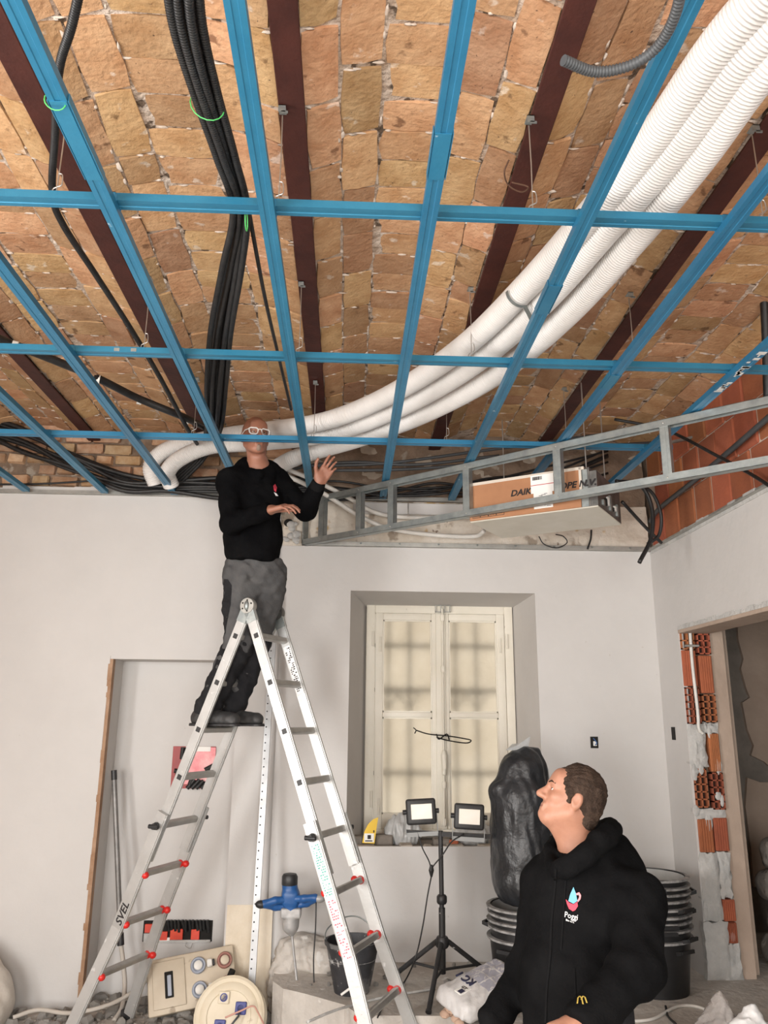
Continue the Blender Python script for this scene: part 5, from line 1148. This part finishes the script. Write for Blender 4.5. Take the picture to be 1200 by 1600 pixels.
# sack at the lower left edge
c = atz(-5, 1600, 0.02); c = Vector((c.x-.17, c.y, .12))
s_ = S().ell(c, (.24, .20, .22), k=.05).ell(c+Vector((-.06, .02, .16)), (.20, .17, .16), k=.08).disp(wrinkle(.012, 20, 44))
tag(s_.build('debris_sack', c-Vector((.45, .4, .27)), c+Vector((.45, .4, .62)), .012, mat('woven_sack', (.56, .51, .45), .8, var=(.64, .60, .54), vscale=6, bump=.004)), 'pale woven debris sack at the bottom left edge', 'sack')
# rubble: individual larger stones and fine crumbs
stones = []
for v in range(6):
    b = MB(); b.sphere((0, 0, 0), (1, random.uniform(.6, .9), random.uniform(.45, .8)), u=6, v=4)
    for q in b.bm.verts: q.co *= random.uniform(.75, 1.2)
    stones.append(b.mesh('stone', M['rubble'], 25))
def scatter(n, x0, x1, y0, y1, r0, r1, z, lab, grp):
    for k in range(n):
        x, y = random.uniform(x0, x1), random.uniform(y0, y1); r = random.uniform(r0, r1)
        o = link(bpy.data.objects.new('rubble_stone', random.choice(stones))); o.location = (x, y, z+r*.35); o.scale = (r, r, r); o.rotation_euler = (random.uniform(-.4, .4), random.uniform(-.4, .4), random.uniform(0, 6.28)); tag(o, lab, 'stone', grp)
scatter(60, -2.35, -1.55, 5.15, 5.52, .02, .055, 0, 'grey rubble stone on the dug floor along the left wall', 'rubble along the left wall')
scatter(60, -1.55, -.78, 5.05, 5.76, .02, .06, 0, 'grey rubble stone on the floor of the niche behind the ladder', 'rubble in the niche')
scatter(30, -.75, -.1, 4.9, 5.4, .02, .06, 0, 'grey rubble stone in the pit below the mixer', 'rubble below the mixer')
scatter(22, -.2, 1.0, 5.1, 5.5, .012, .03, ZS, 'small rubble stone on the slab under the window', 'rubble under the window')
mb = MB(); t_ = []
for k in range(1400):
    x, y = random.uniform(-2.5, -.1), random.uniform(4.7, 5.78)
    if y > 5.5 and not (NX0+.02 < x < NX1-.02): continue
    r = random.uniform(.006, .018); c = Vector((x, y, r*.5)); p = [c+Vector((random.uniform(-r, r), random.uniform(-r, r), random.uniform(-r*.4, r))) for _ in range(4)]; mb.add(p, [(0, 1, 2), (0, 2, 3), (0, 3, 1), (1, 3, 2)])
tag(mb.build('rubble_crumbs', M['rubble']), 'fine grey rubble crumbs covering the dug-out floor', 'rubble', kind='stuff')
# ================================================================== PEOPLE
def sub(s, other, c, R, k=.02, op='u', sc=1.):
    c = np.array(c, np.float32); R = np.array(R, np.float32)          # columns of R = local axes
    s.ops.append((op, lambda P: other.eval((P-c)@R/sc)*sc, k)); return s
S.sub = sub
def axes(f, up=(0, 0, 1)):
    f = Vector(f).normalized(); u = Vector(up); x = f.cross(u).normalized(); u = x.cross(f)
    return np.array([[x.x, f.x, u.x], [x.y, f.y, u.y], [x.z, f.z, u.z]])
def headS():
    s = S()
    s.ell((0, -.016, .030), (.077, .097, .097), k=.0).ell((0, .030, -.036), (.057, .064, .084), k=.03)
    for q in (-1, 1):
        s.cone((q*.052, -.004, -.058), (q*.022, .058, -.104), .020, .018, .025)
        s.ell((q*.041, .058, -.028), (.020, .022, .020), k=.02)
        s.cone((q*.012, .086, .014), (q*.044, .070, .014), .012, .010, .012)
    s.cone((0, .066, -.104), (0, .074, -.100), .024, .022, .02)
    s.ell((0, .074, .045), (.05, .02, .035), k=.03)
    for q in (-1, 1): s.ell((q*.032, .100, -.004), (.019, .020, .011), k=.012, op='s')
    for q in (-1, 1): s.ell((q*.031, .0735, .004), (.0165, .0148, .0085), k=.004).ell((q*.031, .0715, -.0115), (.0155, .0135, .006), k=.004)
    s.cone((0, .088, .004), (0, .115, -.037), .0095, .0142, .012)
    for q in (-1, 1): s.ell((q*.012, .104, -.042), (.009, .013, .009), k=.008)
    s.cone((-.020, .086, -.069), (.020, .086, -.069), .0085, None, .008).cone((-.016, .086, -.082), (.016, .086, -.082), .0085, None, .008)
    s.ell((0, .100, -.0755), (.026, .012, .0026), k=.004, op='s')
    for q in (-1, 1):
        s.ell((q*.077, -.012, -.012), (.011, .021, .034), k=.008).ell((q*.087, -.006, -.010), (.007, .011, .020), k=.005, op='s')
    return s
def handS(mir=1, curls=((.3, .5, .3),)*4, spread=.05, thumb=.6):
    """wrist at origin, fingers +y, palm faces -z, thumb on +x*mir"""
    s = S(); s.box((0, .045, 0), (.041, .050, .0145), .013, k=.01).cone((0, -.012, 0), (0, .012, 0), .024, .024, .02)
    s.ell((mir*.024, .028, -.006), (.02, .032, .016), k=.012)
    xs = (.031, .0105, -.0105, -.030); Ls = ((.040, .025, .020), (.045, .029, .022), (.041, .027, .021), (.031, .020, .018)); ys = (.088, .093, .089, .080)
    for i in range(4):
        p = Vector((mir*xs[i], ys[i], 0)); a = 0.; yaw = mir*spread*(1.5-i); rr = .0092-.0006*i
        s.cone((mir*xs[i]*.9, ys[i]-.03, .001), p, .0105, rr+.0006, .008)
        for j in range(3):
            a += curls[i][j]; d = Vector((math.sin(yaw)*math.cos(a), math.cos(yaw)*math.cos(a), -math.sin(a))); q = p+d*Ls[i][j]
            s.cone(p, q, rr-.0007*j, rr-.0007*(j+1), .003); p = q
    p0 = Vector((mir*.030, .018, -.006)); p1 = p0+Vector((mir*.030*thumb*1.3, .034, -.014)); p2 = p1+Vector((mir*.014*thumb*1.3, .028, -.008)); p3 = p2+Vector((mir*.004, .024, -.006))
    s.cone(p0, p1, .015, .0115, .012).cone(p1, p2, .0112, .0102, .004).cone(p2, p3, .0102, .0082, .003); return s
def skinmat(name, a, b): return mat(name, a, .5, var=b, vscale=22, bump=.0006, bscale=240, spots=((b[0]*.9, b[1]*.75, b[2]*.75), 60, .68), **{'Subsurface Weight': .08, 'Subsurface Radius': (.01, .004, .002), 'Subsurface Scale': .4})
M['skin1'] = skinmat('weathered_skin', (.27, .115, .072), (.32, .145, .095)); M['skin2'] = skinmat('tanned_skin', (.36, .17, .108), (.42, .21, .14))
M['hoodie'] = mat('black_fleece', (.0042, .0042, .0046), .95, var=(.009, .009, .0095), vscale=5, bump=.002, bscale=120, spec=.04)
M['hoodie_dust'] = mat('dusty_black_fleece', (.0025, .0025, .003), .95, var=(.006, .006, .0065), vscale=6, bump=.002, bscale=120, spec=.04, spots=((.03, .03, .03), 9, .70))
M['rib'] = mat('rib_knit', (.0075, .0075, .008), .95, bump=.002, bscale=200, spec=.1)
M['trouser'] = mat('grey_work_cloth', (.060, .060, .062), .9, var=(.095, .094, .094), vscale=6, bump=.002, bscale=150, spec=.15)
M['trouser_blk'] = mat('black_work_cloth', (.014, .014, .016), .9, var=(.024, .024, .026), vscale=9, bump=.002, bscale=150, spec=.15)
M['boot'] = mat('black_boot', (.020, .020, .021), .55, var=(.05, .05, .05), vscale=14, bump=.002)
M['eyew'] = mat('eye_white', (.72, .68, .63), .25); M['iris'] = mat('iris', (.06, .04, .03), .2)
M['hairm'] = mat('short_brown_hair', (.022, .013, .009), .75, var=(.065, .042, .030), vscale=30, bump=.006, bscale=150, spec=.2)
def eyes(par, c, R, look=(0, 1, 0)):
    Mh = frameM(c, R[:, 0], R[:, 1], R[:, 2])
    for q in (-1, 1):
        mb = MB(); mb.sphere((q*.031, .0755, -.004), .0098, Mh, 14, 10); e = mb.build('eye', M['eyew'], par, 180)
        mb = MB(); mb.sphere((q*.031, .0818, -.003), (.0064, .0042, .0064), Mh, 10, 8); mb.build('iris', M['iris'], e, 180)
def hits(s, pts, y0=1.2, y1=6.):
    """march the sight lines of photo points on to the garment; returns points just proud of it and a hit mask"""
    D = np.array([ray(x, y) for x, y in pts]); D /= np.linalg.norm(D, axis=1)[:, None]; t = y0/D[:, 1]; o = np.array([0, 0, CAMZ])
    for _ in range(70):
        v = s.eval((o+D*t[:, None]).astype(np.float32)); go = (v > .0008) & (t*D[:, 1] < y1)
        if not go.any(): break
        t = np.where(go, t+np.maximum(v*.75, .0008), t)
    return o+D*(t-.0032)[:, None], t*D[:, 1] < y1
def decal(s, name, poly, faces, m, par, y0=1.2, y1=6.):
    """mark lying on the cloth: photo points carried on to the garment surface"""
    t = bmesh.new(); bv = [t.verts.new((x, y, 0)) for x, y in poly]
    for f_ in faces:
        try: t.faces.new([bv[i] for i in f_])
        except ValueError: pass
    bmesh.ops.triangulate(t, faces=t.faces[:])
    for _ in range(4):
        es = [e for e in t.edges if e.calc_length() > 4.5]
        if not es: break
        bmesh.ops.subdivide_edges(t, edges=es, cuts=1); bmesh.ops.triangulate(t, faces=t.faces[:])
    P0 = np.array([(v.co.x, v.co.y) for v in t.verts]); Q, ok = hits(s, P0, y0, y1)
    for dx_ in (1, -1, 2, -2, 4, -4, 7, -7, 11, -11, 16):
        if ok.all(): break
        Q2, ok2 = hits(s, P0+np.array([dx_, 0]), y0, y1); u = ok2 & ~ok; Q[u] = Q2[u]; ok |= ok2
    if not ok.all(): print('decal miss', name); t.free(); return None
    for v, q in zip(list(t.verts), Q): v.co = Vector(q)
    mb = MB(); mb.merge(t); return mb.build(name, m, par)
def fan(poly):
    cx = sum(p[0] for p in poly)/len(poly); cy = sum(p[1] for p in poly)/len(poly); n = len(poly)
    return [(cx, cy)]+list(poly), [(0, 1+i, 1+(i+1) % n) for i in range(n)]
def textdecal(s, body, size_px, px, py, dirx, diry, m, par, y0, y1, bold=.03):
    c = bpy.data.curves.new('lettering', 'FONT'); c.body = body; c.size = 1; c.offset = bold; c.resolution_u = 2
    tmp = bpy.data.objects.new('lettering', c); COL.objects.link(tmp); dg = bpy.context.evaluated_depsgraph_get(); me = bpy.data.meshes.new_from_object(tmp.evaluated_get(dg)); bpy.data.objects.remove(tmp)
    poly = [(px+size_px*(v.co.x*dirx[0]+v.co.y*diry[0]), py+size_px*(v.co.x*dirx[1]+v.co.y*diry[1])) for v in me.vertices]; fs = [tuple(p.vertices) for p in me.polygons]
    return decal(s, 'lettering', poly, fs, m, par, y0, y1)
M['white_ink'] = mat('white_print', (.80, .80, .80), .7); M['cyan_ink'] = mat('cyan_print', (.16, .45, .62), .7); M['red_print'] = mat('red_print', (.72, .06, .10), .7); M['pink_print'] = mat('pink_print', (.75, .28, .30), .7)
# ---------------------------------------------------------------- worker on the ladder
def man_on_ladder():
    root = thing('person', 'bald man in black hoodie and white glasses standing on the ladder', 'person', (-.72, 4.75, 1.70))
    inv = Matrix.Translation((.72, -4.75, -1.70))
    sk = S(); hc = at(399, 682, 4.53); R = axes((.36, -.92, .05))
    neck = at(404, 735, 4.60)
    shR, shL = at(361, 752, 4.53), at(431, 752, 4.72); elR, wrR = at(361, 817, 4.44), at(422, 797, 4.30); elL, wrL = at(478, 797, 4.66), at(499, 752, 4.54)
    chest, waist, pelvis = at(393, 795, 4.62), at(396, 850, 4.66), at(398, 895, 4.72)
    sk.sub(headS(), hc, R, 0).cone(hc+Vector((0, .03, -.06)), neck, .057, .06, .03).cone(neck, chest, .07, .10, .04).cone(chest, waist, .12, .12, .04)
    for a, b, c in ((shR, elR, wrR), (shL, elL, wrL)): sk.cone(neck.lerp(a, .5), a, .05, .05, .03).cone(a, b, .045, .038, .02).cone(b, c, .036, .026, .02)
    # right hand: hangs forward, back of the hand up; left hand: open, raised
    fr = (at(452, 789, 4.25)-wrR).normalized(); Rr = axes(fr, (.25, -.45, .85))
    sk.sub(handS(-1, ((.25, .45, .3), (.3, .5, .35), (.35, .5, .35), (.4, .5, .35)), .06, .35), wrR, Rr, .012)
    fl = (at(519, 722, 4.52)-wrL).normalized(); Rl = axes(fl, (-.35, .90, .0))
    sk.sub(handS(1, ((.30, .35, .25), (.35, .45, .3), (.45, .5, .35), (.55, .6, .4)), .09, .9), wrL, Rl, .012)
    bd = sk.build('body', (-1.0, 4.10, 2.45), (.05, 4.95, 3.58), .0048, M['skin1'], root); bd.location = (.72, -4.75, -1.70)
    eyes(bd, hc, R)
    Mh = frameM(hc, R[:, 0], R[:, 1], R[:, 2])
    gl = empty('glasses'); gl.parent = bd; M['gframe'] = mat('white_glasses_frame', (.72, .70, .68), .35); M['lens'] = mat('glasses_lens', (.9, .9, .9), .05, **{'Transmission Weight': 1., 'IOR': 1.2, 'Alpha': .55})
    for q in (-1, 1):
        mb = MB(); a = [(q*.010, .005), (q*.012, -.018), (q*.022, -.026), (q*.050, -.025), (q*.060, -.015), (q*.063, .008), (q*.052, .014), (q*.02, .014)]
        mb.tube([Mh @ Vector((x, .104-abs(x)*.22, z)) for x, z in a+a[:1]], .0042, 7, False); mb.build('rim', M['gframe'], gl, 60)
        mb = MB(); mb.add([Mh @ Vector((x, .104-abs(x)*.22, z)) for x, z in a], [tuple(range(len(a)))]); mb.build('lens', M['lens'], gl)
        mb = MB(); mb.tube([Mh @ Vector((q*.062, .092, .006)), Mh @ Vector((q*.079, .06, .006)), Mh @ Vector((q*.082, -.012, .004))], .003, 6); mb.build('temple', M['gframe'], gl, 60)
    mb = MB(); mb.tube([Mh @ Vector((-.011, .104, .003)), Mh @ Vector((0, .107, .006)), Mh @ Vector((.011, .104, .003))], .0035, 6); mb.build('bridge', M['gframe'], gl, 60)
    st = S().cone((0, .080, -.106), (0, .088, -.098), .018, .014, .01).cone((-.018, .092, -.060), (.018, .092, -.060), .005, None, .004)
    bz_ = st.mesh('goatee', (-.05, .04, -.14), (.05, .12, -.04), .004, mat('grey_stubble', (.24, .17, .13), .9, bump=.003, bscale=300)); o = link(bpy.data.objects.new('goatee', bz_), bd); o.matrix_local = Mh
    # hoodie
    h = S()
    h.ell(chest, (.185, .145, .23), k=.0).ell(waist+Vector((0, 0, .02)), (.178, .150, .15), k=.06).cone(waist+Vector((0, 0, -.045)), waist+Vector((.0, .01, -.052)), .158, .160, .03)
    h.cone(neck+Vector((0, .02, -.03)), shR, .085, .075, .05).cone(neck+Vector((0, .02, -.03)), shL, .085, .075, .05)
    for a, b, c in ((shR, elR, wrR), (shL, elL, wrL)): h.cone(a, b, .078, .066, .05).cone(b, c, .064, .046, .03)
    h.ell(neck+Vector((-.035, .075, .025)), (.135, .09, .07), k=.04).cone(neck+Vector((-.085, .0, .01)), neck+Vector((-.01, -.085, -.055)), .034, .026, .03).cone(neck+Vector((.085, .02, .0)), neck+Vector((.015, -.085, -.055)), .032, .024, .03)
    h.cone(neck+Vector((0, -.02, .10)), neck+Vector((0, -.04, -.025)), .062, .045, .015, 's')
    wz = waist.z-.115
    h.ops.append(('i', lambda P: (wz-P[:, 2]), .012))
    for c, b in ((wrR, elR), (wrL, elL)):
        d = np.array((Vector(c)-Vector(b)).normalized(), np.float32); cc = np.array(c, np.float32)
        h.ops.append(('s', lambda P, d=d, cc=cc: np.where(np.linalg.norm(P-cc, axis=1) < .12, -((P-cc)@d)+.004, 1.), .004))
    h.disp(wrinkle(.0075, 16, 51)); h.disp(lambda P: wrinkle(.003, 34, 52)(P))
    ho = h.build('hoodie', (-1.02, 4.05, 2.40), (.06, 5.0, 3.45), .0075, M['hoodie_dust'], root); ho.location = (.72, -4.75, -1.70)
    for c, b, nm in ((wrR, elR, 'cuff'), (wrL, elL, 'cuff')):
        d = (Vector(c)-Vector(b)).normalized(); mb = MB(); mb.tube([Vector(c)-d*.055, Vector(c)-d*.05, Vector(c)-d*.01, Vector(c)-d*.004], [.043, .046, .043, .036], 14); q = mb.build(nm, M['rib'], ho, 60)
    for poly, m, nm in ((((427, 759), (430, 756), (433, 762), (431, 769), (428, 766)), M['red_print'], 'emblem'), (((428, 769), (432, 771), (435, 775), (431, 775)), M['white_ink'], 'emblem_text')):
        p_, f_ = fan(poly); decal(h, nm, p_, f_, m, ho, 3.9, 5.4)
    # trousers
    t = S(); rungm = Vector((-.763, 4.837, 1.707)); e2 = Vector((.9165, -.40, 0)); rd2 = Vector((.40, .9165, 0))
    an = rungm-rd2*.075-e2*.02+Vector((0, 0, .10)); af = rungm+rd2*.085+e2*.045+Vector((0, 0, .10))
    knN, knF = at(372, 1005, 4.72), at(402, 1000, 4.83)
    hN, hF = pelvis+Vector((-.075, -.04, -.04)), pelvis+Vector((.085, .04, -.04))
    t.ell(pelvis+Vector((0, 0, .05)), (.172, .145, .16), k=.0)
    for a, b, c in ((hN, knN, an), (hF, knF, af)): t.cone(a, b, .108, .082, .05).cone(b, c, .080, .066, .03)
    t.ops.append(('i', lambda P: (P[:, 2]-(wz+.03)), .01)); zcut = an.z-.03
    t.ops.append(('i', lambda P: (zcut-P[:, 2]), .012)); t.disp(wrinkle(.007, 19, 61)); t.disp(lambda P: wrinkle(.004, 40, 63)(P*np.array([.6, .6, 1.2], np.float32)))
    to = t.build('trousers', (-1.1, 4.4, 1.70), (-.3, 5.15, 2.75), .0085, M['trouser'], root); to.location = (.72, -4.75, -1.70)
    # black side panels over thigh and shin
    for pts, nm in (([(350, 905), (356, 905), (362, 915), (360, 945), (352, 985), (348, 1000), (346, 960), (347, 925)], 'thigh_panel'), ([(349, 866), (362, 868), (361, 880), (350, 878)], 'belt_pouch')):
        p_, f_ = fan(pts); decal(t, nm, p_, f_, M['trouser_blk'], to, 4.0, 5.6)
    lo = S()
    for a, b in ((knN, an), (knF, af)): lo.cone(a+Vector((0, 0, -.02)), b, .087, .073, .03)
    lo.ops.append(('i', lambda P: (zcut-.01-P[:, 2]), .01)); lo.disp(wrinkle(.008, 26, 65))
    q = lo.build('lower_legs', (-1.15, 4.4, 1.68), (-.3, 5.2, 2.35), .0085, M['trouser_blk'], to)
    for a, s0 in ((an, 0), (af, 1)):
        base = Vector((a.x, a.y, 1.709)); s = S()
        s.cone(base-e2*.055+Vector((0, 0, .045)), base+e2*.03+Vector((0, 0, .05)), .046, .048, .02).cone(base+e2*.03+Vector((0, 0, .045)), base+e2*.175+Vector((0, 0, .035)), .05, .042, .03).cone(base-e2*.02+Vector((0, 0, .05)), base-e2*.01+Vector((0, 0, .13)), .05, .056, .03)
        s.ops.append(('i', lambda P: 1.709+.012-P[:, 2], .008)); s.disp(wrinkle(.002, 50, 70))
        sh_ = s.build('boot', (base.x-.18, base.y-.2, 1.69), (base.x+.3, base.y+.2, 1.9), .006, M['boot'], root); sh_.location = (.72, -4.75, -1.70)
        s = S(); s.cone(base-e2*.06, base+e2*.18, .05, .046, .02); s.ops.append(('i', lambda P: np.abs(P[:, 2]-1.717)-.0085, .003)); s.build('sole', (base.x-.18, base.y-.2, 1.69), (base.x+.3, base.y+.2, 1.76), .005, M['black_p'], sh_)
man_on_ladder()
# ---------------------------------------------------------------- man in the foreground
def man_standing():
    KD = 1.19
    def at(px, py, Y): d = ray(px, py); d = d*(Y*KD/d[1]); return Vector((d[0], d[1], d[2]+CAMZ))
    O = Vector((.93, 2.94, 0)); root = thing('person', 'dark-haired man in black hoodie with small chest emblem, looking up', 'person', O)
    f = Vector((-.78, -.62, 0)).normalized(); l = Vector((.62, -.78, 0)).normalized(); Z = Vector((0, 0, 1))
    hc = at(892, 1246, 2.43); hf = Vector((-.90, .10, .42)).normalized(); R = axes(hf, (.35, .1, 1))
    neck = at(912, 1338, 2.46); sm_ = at(922, 1392, 2.45); shL, shR = sm_+l*.185, sm_-l*.185
    elL, wrL = at(996, 1512, 2.20), at(908, 1604, 2.09); elR, wrR = shR+Vector((-.05, .08, -.30)), shR+Vector((-.22, -.05, -.42))
    chest, belly = at(908, 1440, 2.46), at(893, 1545, 2.46); pelvis = Vector((belly.x+.02, belly.y+.02, .82))
    sk = S(); HS = .90; sk.sub(headS(), hc, R, 0, 'u', HS)
    nk0 = hc+Vector(R[:, 1])*-.03+Vector(R[:, 2])*-.06
    sk.cone(nk0, neck, .053, .062, .03).cone(hc+Vector(R[:, 1])*.03+Vector(R[:, 2])*-.09, neck+f*.045, .03, .035, .03)
    sk.cone(neck, chest, .08, .11, .05).cone(chest, pelvis, .12, .12, .05)
    for a, b, c in ((shR, elR, wrR), (shL, elL, wrL)): sk.cone(neck.lerp(a, .5), a, .05, .05, .03).cone(a, b, .046, .04, .02).cone(b, c, .038, .028, .02)
    fd = (at(862, 1622, 2.06)-wrL).normalized(); sk.sub(handS(1, ((.5, .8, .5),)*4, .03, .4), wrL, axes(fd, (.1, -.4, .9)), .012)
    sk.sub(handS(-1, ((.5, .8, .5),)*4, .03, .4), wrR, axes((-.6, -.3, -.6), (.3, .5, .6)), .012)
    bd = sk.build('body', (.50, 2.30, .72), (1.40, 3.45, 1.70), .0045, M['skin2'], root); bd.location = -O
    eyes(bd, hc, R*HS)
    Mh = frameM(hc, R[:, 0]*HS, R[:, 1]*HS, R[:, 2]*HS)
    # hair, sculpted in the head's own axes
    hr = S(); hr.ell((0, -.024, .036), (.086, .104, .103), k=.0).ell((0, -.075, -.035), (.062, .050, .070), k=.03)
    for q in (-1, 1): hr.cone((q*.074, .018, .01), (q*.073, .012, -.022), .012, .008, .01)
    hr.ell((0, .112, -.025), (.085, .066, .094), k=.012, op='s').ell((0, .09, -.09), (.10, .11, .06), k=.02, op='s')
    for q in (-1, 1): hr.ell((q*.09, -.010, -.016), (.022, .024, .030), k=.01, op='s')
    hr.disp(lambda P: wrinkle(.0030, 70, 81)(P*np.array([1, .5, 1.6], np.float32))+wrinkle(.0016, 160, 82)(P*np.array([1, .5, 1.4], np.float32)))
    me = hr.mesh('hair', (-.12, -.16, -.14), (.12, .12, .17), .0035, M['hairm']); o = link(bpy.data.objects.new('hair', me), bd); o.matrix_local = Mh
    for q in (-1, 1):
        mb = MB(); mb.tube([Mh @ Vector((q*x, y, z)) for x, y, z in ((.014, .0985, .016), (.03, .0925, .022), (.050, .0785, .017))], [.0035, .0045, .003], 6); mb.build('eyebrow', M['hairm'], bd, 60)
    mb = MB(); mb.tube([Mh @ Vector((x, .0945-abs(x)*.25, -.0755)) for x in (-.022, 0, .022)], .0022, 6); mb.build('mouth', mat('lip', (.30, .11, .09), .5), bd, 60)
    # hoodie
    h = S(); Rt = np.array([[l.x, f.x, 0], [l.y, f.y, 0], [0, 0, 1]])
    h.ell(chest+Vector((0, 0, .03)), (.195, .135, .25), Rt, k=0).ell(belly+f*.015, (.185, .150, .20), Rt, k=.07)
    h.cone(pelvis+Vector((0, 0, .02)), pelvis+Vector((0, 0, .06)), .17, .17, .05)
    h.cone(neck+Vector((0, 0, -.045)), shL, .085, .080, .05).cone(neck+Vector((0, 0, -.045)), shR, .085, .080, .05)
    for a, b, c in ((shR, elR, wrR), (shL, elL, wrL)): h.cone(a, b, .083, .074, .05).cone(b, c, .072, .05, .035)
    # hood lying on the back, collar rising round the neck
    hb = at(960, 1330, 2.50)
    h.cone(hb, at(985, 1385, 2.47), .060, .070, .05).ell(at(958, 1352, 2.48), (.105, .105, .085), k=.04)
    ringp = [(at(866, 1364, 2.37), .014), (at(884, 1358, 2.33), .022), (at(912, 1340, 2.31), .028), (at(938, 1316, 2.35), .030), (at(956, 1298, 2.44), .028), (at(948, 1290, 2.54), .026), (at(912, 1300, 2.60), .024), (at(872, 1312, 2.56), .020), (at(858, 1330, 2.47), .016), (at(862, 1350, 2.40), .014), (at(866, 1364, 2.37), .014)]
    rp = smoothpath([p for p, _ in ringp], 4); rr_ = [float(np.interp(i/4, range(len(ringp)), [q for _, q in ringp])) for i in range(len(rp))]
    for i in range(len(rp)-1): h.cone(rp[i], rp[i+1], rr_[i], rr_[i+1], .012)
    h.cone(neck+Vector((-.035, -.03, .13)), neck+Vector((-.02, -.02, -.035)), .095, .066, .015, 's')
    d = np.array((wrL-elL).normalized(), np.float32); cc = np.array(wrL, np.float32)
    h.ops.append(('s', lambda P: np.where(np.linalg.norm(P-cc, axis=1) < .13, -((P-cc)@d)+.004, 1.), .004))
    h.ops.append(('i', lambda P: .72-P[:, 2], .01))
    # soft folds around the elbow and waist, pocket edge
    h.disp(wrinkle(.0085, 12, 91)); h.disp(lambda P: wrinkle(.003, 30, 92)(P))
    ho = h.build('hoodie', (.46, 2.25, .70), (1.50, 3.5, 1.62), .0068, M['hoodie'], root); ho.location = -O
    mb = MB(); dd = (wrL-elL).normalized(); mb.tube([wrL-dd*.06, wrL-dd*.055, wrL-dd*.012, wrL-dd*.004], [.047, .050, .047, .038], 16); mb.build('cuff', M['rib'], ho, 60)
    Y0, Y1 = 1.8, 3.8
    def strip(pts, wd, nm, m):
        n = len(pts); poly = [(x-wd, y) for x, y in pts]+[(x+wd, y) for x, y in pts]; return decal(h, nm, poly, [(i, i+1, n+i+1, n+i) for i in range(n-1)], m, ho, Y0, Y1)
    M['zip'] = mat('zip_tape', (.009, .009, .0095), .9, spec=.05)
    strip([(868+math.sin(i*.7)*.8-i*.85, 1358+i*12) for i in range(21)], 1.6, 'zip', M['zip'])
    strip([(884-i*.55, 1372+i*8) for i in range(15)], 1.1, 'drawstring', M['zip'])
    strip([(897+i*.3, 1512+i*6.5) for i in range(10)], .9, 'pocket_seam', M['zip'])
    # chest emblem and lettering
    for poly, m, nm in ((((896, 1386), (900, 1396), (902, 1408), (896, 1412), (888, 1408), (891, 1397)), M['cyan_ink'], 'emblem_drop'),
                        (((884, 1405), (888, 1410), (896, 1413), (902, 1409), (903, 1416), (899, 1422), (895, 1424), (889, 1420), (886, 1413)), M['red_print'], 'emblem_cup')):
        p_, f_ = fan(poly); decal(h, nm, p_, f_, m, ho, Y0, Y1)
    rg = [(900, 1396), (905, 1394), (908, 1399), (907, 1405), (903, 1410)]; ri = [(901, 1399), (904, 1398), (905, 1401), (904, 1404), (902, 1407)]
    decal(h, 'emblem_loop', rg+ri, [(i, i+1, 6+i, 5+i) for i in range(4)], M['pink_print'], ho, Y0, Y1)
    textdecal(h, 'Poggi', 12.5, 881.5, 1432.5, (.80, .20), (.10, -1.0), M['white_ink'], ho, Y0, Y1, .006)
    textdecal(h, 'Bio s.r.l.', 4.2, 884, 1438.5, (.97, .30), (.1, -1), M['white_ink'], ho, Y0, Y1, .02)
    yel = mat('yellow_thread', (.55, .40, .08), .7)
    for pts in ([(902, 1568), (903, 1559), (906, 1556), (909, 1560), (911, 1569)], [(908, 1562), (911, 1556), (914, 1558), (917, 1567)]): strip(pts, 1.1, 'yellow_mark', yel)
    # trousers and boots below the frame
    t = S().ell((pelvis.x, pelvis.y, .84), (.175, .145, .13), k=0)
    for sg in (-1, 1):
        a = pelvis+l*(sg*.095); a.z = .78; kn = a+f*.02; kn.z = .45; an = a-f*.01+l*sg*.02; an.z = .10; t.cone(a, kn, .105, .08, .05).cone(kn, an, .078, .066, .03)
    t.disp(wrinkle(.006, 18, 95)); to = t.build('trousers', (.5, 2.5, .05), (1.45, 3.45, 1.0), .012, M['trouser_blk'], root); to.location = -O
    for sg in (-1, 1):
        b = pelvis+l*(sg*.115); b.z = 0; s = S().cone(b-f*.06+Z*.05, b+f*.04+Z*.05, .047, .05, .02).cone(b+f*.04+Z*.045, b+f*.18+Z*.035, .05, .042, .03).cone(b+Z*.05, b+Z*.14, .05, .06, .03)
        s.ops.append(('i', lambda P: .004-P[:, 2], .004)); q = s.build('boot', b-Vector((.3, .3, .02)), b+Vector((.3, .3, .22)), .01, M['boot'], root); q.location = -O
man_standing()
